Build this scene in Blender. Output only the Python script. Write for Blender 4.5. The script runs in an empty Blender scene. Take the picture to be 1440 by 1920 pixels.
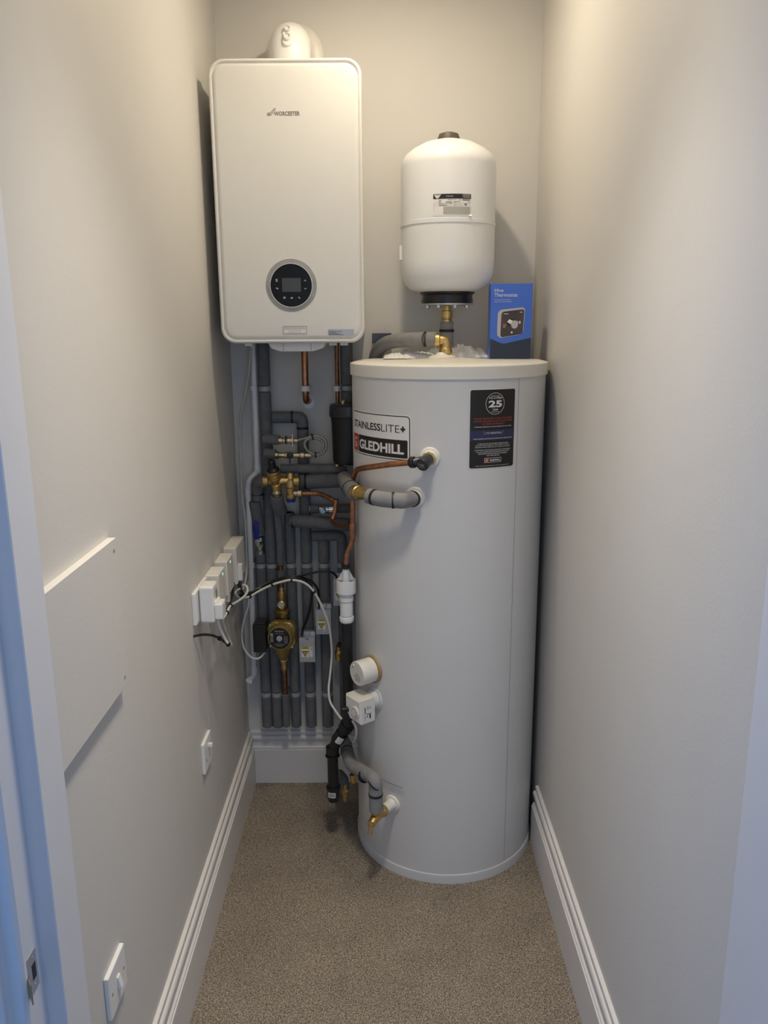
import bpy, bmesh, math, random
from mathutils import Vector, Matrix, noise
random.seed(4)
PI = math.pi
S = bpy.context.scene
C = S.collection

# ------------------------------------------------------------------ camera
FPX = 1500.0
TH = math.atan(350/1500); RHO = math.radians(0.4)
r0 = Vector((1, 0, 0)); fw = Vector((0, math.cos(TH), -math.sin(TH))); u0 = Vector((0, math.sin(TH), math.cos(TH)))
rt = r0*math.cos(RHO) - u0*math.sin(RHO); up = u0*math.cos(RHO) + r0*math.sin(RHO)
EYE = Vector((0, 0, 1.6))
cd = bpy.data.cameras.new('camera'); cam = bpy.data.objects.new('camera', cd); C.objects.link(cam)
cd.sensor_fit = 'VERTICAL'; cd.sensor_height = 36.0; cd.lens = FPX/1920*36.0; cd.clip_start = 0.01
m = Matrix((rt, up, -fw)).transposed().to_4x4(); m.translation = EYE; cam.matrix_world = m
S.camera = cam

# ------------------------------------------------------------------ world, lights, exposure
S.view_settings.view_transform = 'Standard'; S.view_settings.look = 'None'; S.view_settings.gamma = 1
S.view_settings.use_curve_mapping = False
S.view_settings.exposure = 0.0
w = bpy.data.worlds.new('hall_daylight'); S.world = w; w.use_nodes = True
w.node_tree.nodes['Background'].inputs[0].default_value = (0.22, 0.46, 1.0, 1)
w.node_tree.nodes['Background'].inputs[1].default_value = 0.40

def lamp(name, kind, loc, energy, col, rot=(0, 0, 0), **kw):
    l = bpy.data.lights.new(name, kind); l.energy = energy; l.color = col
    for k, v in kw.items(): setattr(l, k, v)
    o = bpy.data.objects.new(name, l); C.objects.link(o); o.location = loc; o.rotation_euler = rot
    return o
DL = (0.04, 2.035, 2.575)
lamp('downlight_and_fill', 'AREA', DL, 3.6, (1.0, 0.87, 0.67), shape='DISK', size=0.06, spread=math.radians(172))
lamp('downlight_bulb', 'POINT', (DL[0], DL[1], 2.565), 2.7, (1.0, 0.87, 0.67), shadow_soft_size=.028)
lamp('downlight_and_fill', 'AREA', (0.0, 1.25, 2.575), 5.1, (1.0, 0.91, 0.78), shape='DISK', size=0.24, spread=math.radians(78))  # added soft fill, not a known lamp; lifts lower walls, floor and cylinder
lamp('hall_window_light', 'AREA', (0.2, -1.6, 1.6), 8.5, (0.70, 0.84, 1.0), rot=(math.radians(84), 0, 0), shape='RECTANGLE', size=1.4, size_y=1.4)
lamp('landing_window_light', 'AREA', (-1.5, -.1, 1.5), 6.5, (0.20, 0.46, 1.0), rot=(math.radians(90), 0, math.radians(-58)), shape='RECTANGLE', size=.8, size_y=1.4)

# ------------------------------------------------------------------ helpers
def at(px, py, Y):
    d = fw + rt*((px-720)/FPX) - up*((py-960)/FPX)
    return EYE + d*(Y/d.y)
def atx(px, py, X):
    d = fw + rt*((px-720)/FPX) - up*((py-960)/FPX)
    return EYE + d*(X/d.x)
def rad(w_, py, Y):                       # pixel width at that place -> radius in metres
    p = at(720, py, Y) - EYE
    return w_/2*p.dot(fw)/FPX

def V(*a): return Vector(a)
def frame(n, hint=None):
    n = Vector(n).normalized(); h = Vector(hint) if hint is not None else (V(0, 0, 1) if abs(n.z) < .9 else V(0, 1, 0))
    x = h.cross(n).normalized(); y = n.cross(x)
    return x, y, n

def fillet(pts, fr, n=6):
    pts = [Vector(p) for p in pts]
    out = [pts[0]]
    for i in range(1, len(pts)-1):
        a, b, c = pts[i-1], pts[i], pts[i+1]
        d1 = (a-b); d2 = (c-b); l = min(fr, d1.length*.48, d2.length*.48)
        s = b + d1.normalized()*l; e = b + d2.normalized()*l
        for k in range(n+1):
            t = k/n; out.append(s*(1-t)**2 + b*2*t*(1-t) + e*t*t)
    out.append(pts[-1]); return out
def spline(pts, n=6):
    pts = [Vector(p) for p in pts]; P = [pts[0]*2-pts[1]] + pts + [pts[-1]*2-pts[-2]]; out = []
    for i in range(1, len(P)-2):
        for k in range(n):
            t = k/n; a, b, c, d = P[i-1:i+3]
            out.append(.5*((2*b)+(c-a)*t+(2*a-5*b+4*c-d)*t*t+(3*b-a-3*c+d)*t**3))
    out.append(pts[-1]); return out

class MB:
    def __init__(s): s.v = []; s.f = []
    def add(s, v, f):
        o = len(s.v); s.v += [Vector(p) for p in v]; s.f += [[i+o for i in q] for q in f]; return s
    def box(s, c, sz, fr=None, bev=0, seg=2):
        bm = bmesh.new(); bmesh.ops.create_cube(bm, size=1)
        for q in bm.verts: q.co = Vector((q.co.x*sz[0], q.co.y*sz[1], q.co.z*sz[2]))
        if bev: bmesh.ops.bevel(bm, geom=bm.edges[:], offset=bev, segments=seg, profile=.6, affect='EDGES')
        x, y, z = fr or (V(1, 0, 0), V(0, 1, 0), V(0, 0, 1)); c = Vector(c)
        bm.verts.index_update()
        s.add([c+x*q.co.x+y*q.co.y+z*q.co.z for q in bm.verts], [[q.index for q in f.verts] for f in bm.faces]); bm.free(); return s
    def tube(s, pts, r, seg=16, caps=True, closed=False, soft=0):
        pts = [Vector(p) for p in pts]; n = len(pts)
        rr = r if isinstance(r, (list, tuple)) else [r]*n
        if soft:
            a, b = pts[0], pts[-1]; d0 = (pts[1]-a).normalized(); d1 = (pts[-2]-b).normalized()
            pts = [a, a+d0*soft] + pts[1:-1] + [b+d1*soft, b]; rr = [rr[0]-soft, rr[0]]+list(rr[1:-1])+[rr[-1], rr[-1]-soft]; n = len(pts)
        T = []
        for i in range(n):
            if closed: d = pts[(i+1) % n]-pts[i-1]
            else: d = pts[min(i+1, n-1)]-pts[max(i-1, 0)]
            T.append(d.normalized())
        x = frame(T[0])[0]; vs = []
        for i in range(n):
            x = (x - T[i]*x.dot(T[i])).normalized(); y = T[i].cross(x)
            for k in range(seg):
                a = 2*PI*k/seg; vs.append(pts[i] + (x*math.cos(a)+y*math.sin(a))*rr[i])
        fs = []
        for i in range(n if closed else n-1):
            for k in range(seg):
                j = (i+1) % n; fs.append([i*seg+k, i*seg+(k+1) % seg, j*seg+(k+1) % seg, j*seg+k])
        if caps and not closed: fs.append([k for k in range(seg)][::-1]); fs.append([(n-1)*seg+k for k in range(seg)])
        return s.add(vs, fs)
    def lathe(s, o, n, prof, seg=32, hint=None, closed=False):
        x, y, n = frame(n, hint); o = Vector(o); vs = []; fs = []
        for r, h in prof:
            for k in range(seg):
                a = 2*PI*k/seg; vs.append(o + n*h + (x*math.cos(a)+y*math.sin(a))*r)
        m_ = len(prof)
        for i in range(m_ if closed else m_-1):
            for k in range(seg):
                j = (i+1) % m_; fs.append([i*seg+k, i*seg+(k+1) % seg, j*seg+(k+1) % seg, j*seg+k])
        if not closed: fs.append(list(range(seg))[::-1]); fs.append([(m_-1)*seg+k for k in range(seg)])
        return s.add(vs, fs)
    def hexn(s, o, n, r, h): return s.lathe(o, n, [(r*.93, 0), (r, h*.12), (r, h*.88), (r*.93, h)], 6)
    def prism(s, poly, o, U, Vv, N, th, bev=0):
        o, U, Vv, N = map(Vector, (o, U, Vv, N)); k = len(poly)
        if bev:
            cx = sum(p[0] for p in poly)/k; cy = sum(p[1] for p in poly)/k
            def ins(p):
                d = V(p[0]-cx, p[1]-cy); l = max(abs(d.x), abs(d.y), 1e-6); return (p[0]-bev*d.x/l, p[1]-bev*d.y/l)
            L = [(poly, 0), (poly, th-bev), ([ins(p) for p in poly], th)]
        else: L = [(poly, 0), (poly, th)]
        vs = [o+U*p[0]+Vv*p[1]+N*h for pl, h in L for p in pl]; fs = []
        for i in range(len(L)-1):
            for j in range(k): fs.append([i*k+j, i*k+(j+1) % k, (i+1)*k+(j+1) % k, (i+1)*k+j])
        fs.append(list(range(k))[::-1]); fs.append([(len(L)-1)*k+j for j in range(k)])
        return s.add(vs, fs)
    def loft(s, loops, cap0=False, cap1=False):
        k = len(loops[0]); fs = []
        for i in range(len(loops)-1):
            for j in range(k): fs.append([i*k+j, i*k+(j+1) % k, (i+1)*k+(j+1) % k, (i+1)*k+j])
        if cap0: fs.append(list(range(k))[::-1])
        if cap1: fs.append([(len(loops)-1)*k+j for j in range(k)])
        return s.add([p for l in loops for p in l], fs)
    # ---- things drawn on a surface; mp(u,v) -> point
    def patch(s, mp, u0, u1, v0, v1, rc=0, nu=24):
        vs = []; fs = []
        us = [u0+(u1-u0)*i/nu for i in range(nu+1)]
        if rc: us = sorted(set(us+[u0+rc*t for t in (.05, .15, .3, .5, .75, 1)]+[u1-rc*t for t in (.05, .15, .3, .5, .75, 1)]))
        for u in us:
            e = 0
            if rc:
                d = min(u-u0, u1-u)
                if d < rc: e = rc-math.sqrt(max(rc*rc-(rc-d)**2, 0))
            vs += [mp(u, v0+e), mp(u, v1-e)]
        for i in range(len(us)-1): fs.append([2*i, 2*i+2, 2*i+3, 2*i+1])
        return s.add(vs, fs)
    def outline(s, mp, u0, u1, v0, v1, w_):
        s.patch(mp, u0, u1, v0, v0+w_); s.patch(mp, u0, u1, v1-w_, v1)
        s.patch(mp, u0, u0+w_, v0, v1, 0, 2); s.patch(mp, u1-w_, u1, v0, v1, 0, 2); return s
    def ring(s, mp, cu, cv, ra, rb, ku=1, kv=1, n=48):
        vs = []; fs = []
        for k in range(n):
            a = 2*PI*k/n; vs += [mp(cu+ra*ku*math.cos(a), cv+ra*kv*math.sin(a)), mp(cu+rb*ku*math.cos(a), cv+rb*kv*math.sin(a))]
        for k in range(n): j = (k+1) % n; fs.append([2*k, 2*k+1, 2*j+1, 2*j])
        return s.add(vs, fs)
    def poly(s, mp, pts): return s.add([mp(*p) for p in pts], [list(range(len(pts)))])
    def text(s, body, mp, u0, u1, v0, v1, bold=0.0):
        cu = bpy.data.curves.new('t', 'FONT'); cu.body = body; cu.offset = bold; cu.resolution_u = 3
        o = bpy.data.objects.new('t', cu); C.objects.link(o); bpy.context.view_layer.update()
        me = bpy.data.meshes.new_from_object(o.evaluated_get(bpy.context.evaluated_depsgraph_get()))
        xs = [q.co.x for q in me.vertices]; ys = [q.co.y for q in me.vertices]
        a, b, c, d = min(xs), max(xs), min(ys), max(ys)
        s.add([mp(u0+(q.co.x-a)/(b-a)*(u1-u0), v0+(q.co.y-c)/(d-c)*(v1-v0)) for q in me.vertices], [list(p.vertices) for p in me.polygons])
        bpy.data.objects.remove(o); bpy.data.curves.remove(cu); bpy.data.meshes.remove(me); return s
    def build(s, name, mt, parent=None, ang=35, fix=True):
        off = Vector((0, 0, 0)); p = parent
        while p is not None: off += p.location; p = p.parent
        me = bpy.data.meshes.new(name); me.from_pydata([tuple(q-off) for q in s.v], [], s.f); me.materials.append(mt)
        if fix:
            bm = bmesh.new(); bm.from_mesh(me); bmesh.ops.recalc_face_normals(bm, faces=bm.faces[:]); bm.to_mesh(me); bm.free()
        me.shade_smooth(); me.set_sharp_from_angle(angle=math.radians(ang))
        o = bpy.data.objects.new(name, me); C.objects.link(o)
        if parent is not None: o.parent = parent
        md = o.modifiers.new('weighted', 'WEIGHTED_NORMAL'); md.keep_sharp = True; md.weight = 80
        return o

def flat(o, U, Vv, off=0.0006):
    o, U, Vv = map(Vector, (o, U, Vv)); U.normalize(); Vv.normalize(); N = U.cross(Vv).normalized()
    return lambda u, v: o + U*u + Vv*v + N*off
def tag(o, label, cat, group=None):
    o['label'] = label; o['category'] = cat
    if group: o['group'] = group
    return o
def thing(name, loc, label, cat, group=None):
    o = bpy.data.objects.new(name, None); C.objects.link(o); o.location = loc; o.empty_display_size = .02
    return tag(o, label, cat, group)
def struct(name, mb, mt, ang=35):
    o = mb.build(name, mt, None, ang); o['kind'] = 'structure'; return o

# ------------------------------------------------------------------ materials
def mat(name, col, rough=.5, metal=0, var=.03, scale=30, bump=0, bscale=200, spec=.5, trans=0, coat=0, sub=0):
    m_ = bpy.data.materials.new(name); m_.use_nodes = True; nt = m_.node_tree; b = nt.nodes['Principled BSDF']
    tc = nt.nodes.new('ShaderNodeTexCoord'); nz = nt.nodes.new('ShaderNodeTexNoise'); nz.inputs['Scale'].default_value = scale; nz.inputs['Detail'].default_value = 4
    nt.links.new(tc.outputs['Object'], nz.inputs['Vector'])
    rp = nt.nodes.new('ShaderNodeValToRGB')
    rp.color_ramp.elements[0].position = .3; rp.color_ramp.elements[1].position = .7
    rp.color_ramp.elements[0].color = tuple(c*(1-var) for c in col)+(1,); rp.color_ramp.elements[1].color = tuple(min(1, c*(1+var)) for c in col)+(1,)
    nt.links.new(nz.outputs['Fac'], rp.inputs['Fac']); nt.links.new(rp.outputs['Color'], b.inputs['Base Color'])
    b.inputs['Roughness'].default_value = rough; b.inputs['Metallic'].default_value = metal
    b.inputs['Specular IOR Level'].default_value = spec
    if trans: b.inputs['Transmission Weight'].default_value = trans
    if coat: b.inputs['Coat Weight'].default_value = coat
    if bump:
        n2 = nt.nodes.new('ShaderNodeTexNoise'); n2.inputs['Scale'].default_value = bscale; n2.inputs['Detail'].default_value = 3
        nt.links.new(tc.outputs['Object'], n2.inputs['Vector'])
        bp = nt.nodes.new('ShaderNodeBump'); bp.inputs['Strength'].default_value = bump; bp.inputs['Distance'].default_value = .002
        nt.links.new(n2.outputs['Fac'], bp.inputs['Height']); nt.links.new(bp.outputs['Normal'], b.inputs['Normal'])
    return m_
M = {}
M['wall'] = mat('wall_paint', (.66, .635, .59), .62, var=.012, scale=4, bump=.12, bscale=160, spec=.35)
M['ceil'] = mat('ceiling_paint', (.78, .77, .74), .8, var=.01)
M['trim'] = mat('white_satin_trim', (.72, .695, .66), .5, var=.015, scale=10)
M['jamb'] = mat('jamb_paint', (.72, .73, .76), .4, var=.015, scale=8)
M['casing'] = mat('boiler_white', (.765, .745, .70), .38, var=.008, scale=6)
M['casing2'] = mat('boiler_rim_white', (.75, .735, .69), .4, var=.008)
M['tray'] = mat('boiler_tray_grey', (.60, .60, .60), .5)
M['white'] = mat('gloss_white_plastic', (.84, .83, .80), .3, var=.01)
M['cream'] = mat('cream_plastic', (.80, .77, .70), .4, var=.01)
M['vessel'] = mat('vessel_white_enamel', (.82, .82, .81), .33, var=.006, scale=5)
M['cyl'] = mat('cylinder_white_steel', (.69, .685, .67), .42, var=.008, scale=4)
M['lid'] = mat('cylinder_lid_cream', (.80, .77, .70), .45, var=.01)
M['pvcw'] = mat('white_pvc', (.72, .73, .74), .35, var=.02)
M['lag'] = mat('grey_foam_lagging', (.155, .158, .160), .85, var=.10, scale=40, bump=.35, bscale=260, spec=.25)
M['lagl'] = mat('pale_grey_foam_lagging', (.25, .25, .25), .85, var=.09, scale=40, bump=.35, bscale=260, spec=.25)
M['clip'] = mat('grey_pipe_clip', (.38, .39, .40), .4, var=.04)
M['black'] = mat('black_plastic', (.012, .012, .013), .32, var=.2)
M['tape'] = mat('black_tape', (.008, .008, .008), .55, var=.2)
M['dark'] = mat('dark_plastic', (.03, .03, .033), .3, var=.1)
M['copper'] = mat('aged_copper', (.47, .22, .12), .38, 1, var=.25, scale=60)
M['copperd'] = mat('dark_copper', (.30, .14, .08), .45, 1, var=.3, scale=60)
M['brass'] = mat('brass', (.62, .44, .17), .38, 1, var=.18, scale=70)
M['brassp'] = mat('pale_brass', (.66, .55, .36), .33, 1, var=.15, scale=70)
M['bronze'] = mat('bronze_paint', (.36, .25, .075), .42, .45, var=.10, scale=60, bump=.1)
M['chrome'] = mat('chrome', (.75, .74, .72), .2, 1, var=.05)
M['steel'] = mat('galvanised_steel', (.55, .55, .56), .38, .75, var=.06, scale=50)
M['braid'] = mat('braided_steel_hose', (.48, .46, .42), .4, .9, var=.35, scale=900, bump=.6, bscale=1200)
M['cablew'] = mat('white_cable', (.72, .71, .66), .45, var=.02)
M['cabley'] = mat('cream_cable', (.50, .49, .44), .5, var=.02)
M['ink'] = mat('dark_ink', (.012, .012, .014), .5)
M['inkg'] = mat('grey_ink', (.20, .18, .165), .5)
M['paper'] = mat('white_label_paper', (.78, .77, .74), .55, var=.02)
M['greyp'] = mat('grey_print', (.42, .41, .38), .6, var=.12, scale=900)
M['red'] = mat('red_print', (.48, .045, .028), .5)
M['redt'] = mat('dull_red_print', (.36, .07, .06), .5)
M['navyp'] = mat('navy_print', (.025, .028, .09), .5)
M['greyband'] = mat('grey_band_print', (.10, .10, .14), .5)
M['labk'] = mat('black_label_film', (.010, .009, .010), .42)
M['silverl'] = mat('silver_label', (.46, .46, .48), .4, .3)
M['yellow'] = mat('yellow_warning_print', (.62, .50, .05), .5)
M['blueh'] = mat('blue_handle', (.01, .025, .25), .35)
M['bluebox'] = mat('blue_carton', (.055, .15, .62), .42, var=.02)
M['navybox'] = mat('navy_carton', (.020, .030, .055), .45, var=.03)
M['cartonside'] = mat('carton_side_blue', (.04, .12, .52), .45)
M['screen'] = mat('unlit_screen', (.075, .075, .068), .12, var=.02)
M['bezel'] = mat('gloss_black_fascia', (.010, .010, .010), .25, var=.02, spec=.18)
M['gap'] = mat('dark_groove', (.20, .19, .175), .6)
M['ochre'] = mat('ochre_foam', (.36, .25, .12), .9, var=.2, scale=60, bump=.4)
M['bag'] = mat('thin_white_plastic_bag', (.84, .83, .80), .5, var=.05, scale=60, trans=.0, spec=.3)
M['orange'] = mat('orange_print', (.75, .22, .10), .5)
M['photo'] = mat('printed_grey_device', (.07, .055, .058), .5, var=.55, scale=9)
M['photog'] = mat('printed_light_grey', (.48, .46, .47), .5, var=.02)
M['scratch'] = mat('scuffed_white_sticker', (.66, .66, .64), .6, var=.12, scale=300)
M['lagpale'] = mat('rubber_brown_cap', (.10, .075, .06), .5, var=.1)
e = bpy.data.materials.new('green_led'); e.use_nodes = True
e.node_tree.nodes['Principled BSDF'].inputs['Base Color'].default_value = (.1, .6, .4, 1)
e.node_tree.nodes['Principled BSDF'].inputs['Emission Color'].default_value = (.35, 1, .75, 1)
e.node_tree.nodes['Principled BSDF'].inputs['Emission Strength'].default_value = 1.5
M['led'] = e
e = bpy.data.materials.new('lit_lamp_lens'); e.use_nodes = True
e.node_tree.nodes['Principled BSDF'].inputs['Emission Color'].default_value = (1, .85, .62, 1)
e.node_tree.nodes['Principled BSDF'].inputs['Emission Strength'].default_value = 12
M['lens'] = e
# carpet: tufted pile, two tones of yarn
cp = bpy.data.materials.new('carpet_pile'); cp.use_nodes = True; nt = cp.node_tree; b = nt.nodes['Principled BSDF']
tc = nt.nodes.new('ShaderNodeTexCoord')
n1 = nt.nodes.new('ShaderNodeTexNoise'); n1.inputs['Scale'].default_value = 310; n1.inputs['Detail'].default_value = 6; n1.inputs['Roughness'].default_value = .95; n1.inputs['Distortion'].default_value = .6
n2 = nt.nodes.new('ShaderNodeTexNoise'); n2.inputs['Scale'].default_value = 7; n2.inputs['Detail'].default_value = 3
rp = nt.nodes.new('ShaderNodeValToRGB'); el = rp.color_ramp.elements
el[0].position = .435; el[0].color = (.045, .032, .022, 1); el[1].position = .575; el[1].color = (.78, .67, .54, 1)
q_ = el.new(.5); q_.color = (.25, .205, .155, 1)
mx = nt.nodes.new('ShaderNodeMixRGB'); mx.blend_type = 'MULTIPLY'; mx.inputs['Fac'].default_value = .35
bp = nt.nodes.new('ShaderNodeBump'); bp.inputs['Strength'].default_value = .5; bp.inputs['Distance'].default_value = .004
for n_ in (n1, n2): nt.links.new(tc.outputs['Object'], n_.inputs['Vector'])
nt.links.new(n1.outputs['Fac'], rp.inputs['Fac']); nt.links.new(rp.outputs['Color'], mx.inputs['Color1']); nt.links.new(n2.outputs['Fac'], mx.inputs['Color2'])
nt.links.new(mx.outputs['Color'], b.inputs['Base Color']); nt.links.new(n1.outputs['Fac'], bp.inputs['Height']); nt.links.new(bp.outputs['Normal'], b.inputs['Normal'])
b.inputs['Roughness'].default_value = .95; b.inputs['Specular IOR Level'].default_value = .15
M['carpet'] = cp

# ------------------------------------------------------------------ room shell
XL, XR, YB, ZC = -.485, .475, 2.60, 2.60
YLJ, YRJ = 1.072, .945
struct('floor', MB().box((0, .45, -.025), (3.0, 4.5, .05)), M['carpet'])
struct('wall_back', MB().box((0, YB+.05, ZC/2), (1.3, .1, ZC)), M['wall'])
struct('wall_left', MB().box((XL-.05, (YLJ+YB)/2, ZC/2), (.1, YB-YLJ, ZC)), M['wall'])
struct('wall_right', MB().box((XR+.05, (YRJ+YB)/2, ZC/2), (.1, YB-YRJ, ZC)), M['wall'])
struct('ceiling', MB().box((0, (YB+.95)/2, ZC+.05), (1.3, YB-.95+.2, .1)), M['ceil'])
struct('wall_front', MB().box((0, 1.0, (2.12+ZC)/2), (1.3, .12, ZC-2.12)), M['wall'])
SK = [(0, .200), (.0045, .200), (.0085, .1975), (.0095, .192), (.0085, .1875), (.0055, .1850), (.0055, .1825), (.0125, .1815), (.0155, .1780), (.0160, .1715), (.0140, .1665),
      (.0105, .1630), (.0090, .1560), (.0085, .1480), (.0090, .1415), (.0130, .1400), (.0155, .1375), (.0155, .1350), (.0135, .1335), (.0135, .1325), (.0180, .1310), (.0190, .1280), (.0185, .0), (0, 0)]
def skirt(a, b_, N):
    a, b_, N = map(Vector, (a, b_, N)); mb = MB()
    mb.loft([[p+N*d+V(0, 0, h) for d, h in SK] for p in (a, b_)], True, True); return mb
struct('baseboard_left', skirt((XL, YLJ, 0), (XL, YB, 0), (1, 0, 0)), M['trim'], 38)
struct('baseboard_right', skirt((XR, YRJ, 0), (XR, 2.235, 0), (-1, 0, 0)), M['trim'], 38)
struct('baseboard_back', skirt((XL, YB, 0), (.03, YB, 0), (0, -1, 0)), M['trim'], 38)
# door lining: stop bead, rebate and architrave each side
def jamb(pts, z1=2.12): return MB().loft([[V(x, y, z) for x, y in pts] for z in (0, z1)], True, True)
struct('trim_1', jamb([(XL-.012, 1.074), (XL-.012, 1.052), (XL+.015, 1.052), (XL+.015, .9765), (XL+.0135, .9750), (XL-.011, .9740), (XL-.011, .924), (XL-.016, .919), (XL-.032, .918), (XL-.036, .914), (XL-.038, .905), (XL-.07, .900), (XL-.10, .888), (XL-.16, .885), (XL-.16, 1.074)]), M['jamb'], 20)
struct('trim_2', jamb([(XR+.03, .9455), (XR-.0015, .9455), (XR-.0025, .9445), (XR-.0025, .78), (XR+.03, .78)]), M['jamb'], 20)
struct('trim_3', MB().box((0, .985, 2.14), (1.3, .14, .04)), M['jamb'])
# ceiling downlight by the boiler, plus an unseen disc added for the fill
for i, p in enumerate((DL, (0.0, 1.25, 2.575))):
    q_ = (1, 3.4)[i]
    t = thing('downlight_and_fill_disc', (p[0], p[1], ZC), ['white recessed ceiling downlight in front of the boiler', 'added white ceiling disc for the fill light nearer the doorway'][i], 'light')
    MB().lathe((p[0], p[1], ZC), (0, 0, -1), [(.045*q_, .0), (.045*q_, .003), (.038*q_, .006), (.034*q_, .001)], 32).build('bezel_ring', M['white'], t)
    MB().lathe((p[0], p[1], ZC-.0005), (0, 0, -1), [(.034*q_, 0), (.034*q_, .001)], 24).build('lens', M['lens'], t)

# ------------------------------------------------------------------ access panel on left wall
t = thing('access_panel', (XL, 1.2, .966), 'wall-coloured square access panel screwed to the left wall beside the door frame', 'panel')
MB().box((XL+.0072, 1.2045, 1.1035), (.0144, .305, .275), bev=.0012).build('board', M['wall'], t)
for z in (1.222, .985):
    MB().lathe((XL+.0144, 1.3405, z), (1, 0, 0), [(.0035, 0), (.0035, .0006), (.002, .0016)], 12).build('screw', M['steel'], t)

# strike plate
XS = XL-.011
t = thing('strike_plate', (XS, .948, .60), 'worn steel latch strike plate on the left door jamb', 'strike plate')
sp = atx(61, 1822, XS); ys, z0 = sp.y, sp.z
MB().box((XS+.0007, ys, z0), (.0014, .026, .060), bev=.0004).build('plate', M['steel'], t)
MB().box((XS+.004, ys-.020, z0-.012), (.0016, .020, .034), fr=(V(.8, .6, 0), V(-.6, .8, 0), V(0, 0, 1)), bev=.0006).build('lip', M['brassp'], t)
MB().box((XS+.0015, ys+.002, z0), (.0004, .011, .024)).build('latch_hole', M['ink'], t)
for dz in (.022, -.022): MB().lathe((XS+.0014, ys+.002, z0+dz), (1, 0, 0), [(.003, 0), (.002, .0008)], 12).build('screw', M['chrome'], t)

# ------------------------------------------------------------------ switch plates on left wall
def plate(name, y0, y1, z0, z1, label, cat, th=.009):
    t = thing(name, (XL, (y0+y1)/2, z0), label, cat)
    MB().box((XL+th/2, (y0+y1)/2, (z0+z1)/2), (th, y1-y0, z1-z0), bev=.003, seg=3).build('faceplate', M['white'], t)
    return t
t = plate('light_switch', 1.148, 1.234, .430, .516, 'white single rocker switch low on the left wall near the doorway', 'switch')
yc, zc = 1.191, .473
MB().box((XL+.011, yc, zc), (.006, .012, .024), fr=(V(.97, 0, .2).normalized(), V(0, 1, 0), V(-.2, 0, .97).normalized()), bev=.001).build('rocker', M['white'], t)
for dy in (-.030, .030): MB().lathe((XL+.009, yc+dy, zc), (1, 0, 0), [(.0032, 0), (.002, .0008)], 12).build('screw', M['chrome'], t)
p = atx(386, 1414, XL)
t = plate('blank_outlet_plate', 1.902, 1.988, .446, .532, 'white square outlet plate with a protruding button above the left skirting', 'outlet plate')
MB().box((XL+.014, 1.952, .506), (.012, .010, .010), bev=.002).build('button', M['white'], t)
MB().lathe((XL+.009, 1.925, .475), (1, 0, 0), [(.0032, 0), (.002, .0008)], 12).build('screw', M['chrome'], t)

# ------------------------------------------------------------------ boiler
BX0, BX1, BZ0, BZ1, BY = -.452, -.050, 1.553, 2.279, 2.29
def rr(x0, x1, z0, z1, r, n=8):
    out = []
    for cx, cz, a0 in ((x1-r, z1-r, 0), (x0+r, z1-r, 90), (x0+r, z0+r, 180), (x1-r, z0+r, 270)):
        for k in range(n+1):
            a = math.radians(a0+90*k/n); out.append((cx+r*math.cos(a), cz+r*math.sin(a)))
    return out
def rloop(i, y, r): return [V(x, y, z) for x, z in rr(BX0+i, BX1-i, BZ0+i, BZ1-i, r)]
t = thing('boiler', (-.25, 2.45, BZ0), 'large white wall-hung boiler with a round black control dial', 'boiler')
MB().loft([rloop(.006, 2.60, .036), rloop(.006, 2.335, .036)], True, True).build('casing', M['casing'], t)
mb = MB().loft([rloop(.003, 2.334, .040), rloop(0, 2.330, .042), rloop(0, 2.297, .042), rloop(.0025, 2.2915, .040), rloop(.006, 2.290, .037), rloop(.009, 2.2915, .034),
                rloop(.0105, 2.2945, .033), rloop(.0125, 2.2945, .032), rloop(.0150, 2.2905, .030), rloop(.022, 2.2890, .024), rloop(.05, 2.2888, .01)], True, True)
fp = mb.build('front_panel', M['casing2'], t, 50)
YF = 2.2886
fm = flat((0, YF, 0), (1, 0, 0), (0, 0, 1), .0004)
def fx(px, py, Y=YF): q = at(px, py, Y); return q.x, q.z
a = fx(514, 217); b_ = fx(562, 208.5)
mb = MB().text('WORCESTER', fm, a[0], b_[0], a[1], b_[1], .025)
for P_ in ([(500.5, 212.2), (505.5, 211.6), (510, 207.8), (513.4, 204.2), (517.5, 203.6)], [(500.5, 214.4), (506.5, 213.9), (510.5, 210), (513, 207), (516.5, 205.9)], [(501.2, 216.5), (507.5, 215.8), (511, 212.6), (513.6, 209.2)]):
    pts = spline([V(*p_, 0) for p_ in P_], 5)
    for i in range(len(pts)-1):
        q0, q1 = pts[i], pts[i+1]; h = .55
        mb.add([fm(*fx(q0.x, q0.y-h)), fm(*fx(q1.x, q1.y-h)), fm(*fx(q1.x, q1.y+h)), fm(*fx(q0.x, q0.y+h))], [[0, 1, 2, 3]])
mb.build('maker_badge', M['inkg'], fp)
cx, cz = fx(546.2, 535.3)
dial = MB().lathe((cx, YF+.0005, cz), (0, -1, 0), [(.0575, 0), (.0575, .0022), (.0560, .003)], 64).build('control_dial', M['bezel'], t)
mb = MB()
fm2 = flat((0, YF-.0002, 0), (1, 0, 0), (0, 0, 1), .0006)
for ra in (.0595, .0625, .0655, .0685): mb.ring(fm2, cx, cz, ra, ra+.0011)
mb.build('dial_rings', M['ink'], dial)
MB().lathe((cx, YF, cz), (0, -1, 0), [(.0573, .0), (.0573, .0036), (.0588, .0036), (.0588, 0)], 64, closed=True).build('dial_trim', M['white'], dial)
fd = flat((0, YF-.0032, 0), (1, 0, 0), (0, 0, 1), .0002)
a = fx(529.6, 547.5); b_ = fx(564, 521.2)
MB().patch(fd, a[0], b_[0], a[1], b_[1], 0, 1).build('screen', M['screen'], dial)
fd = flat((0, YF-.0036, 0), (1, 0, 0), (0, 0, 1), .0002)
def ic(px, py): x, z = fx(px, py); return x, z
mb = MB()
x, z = ic(519, 526)
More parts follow.
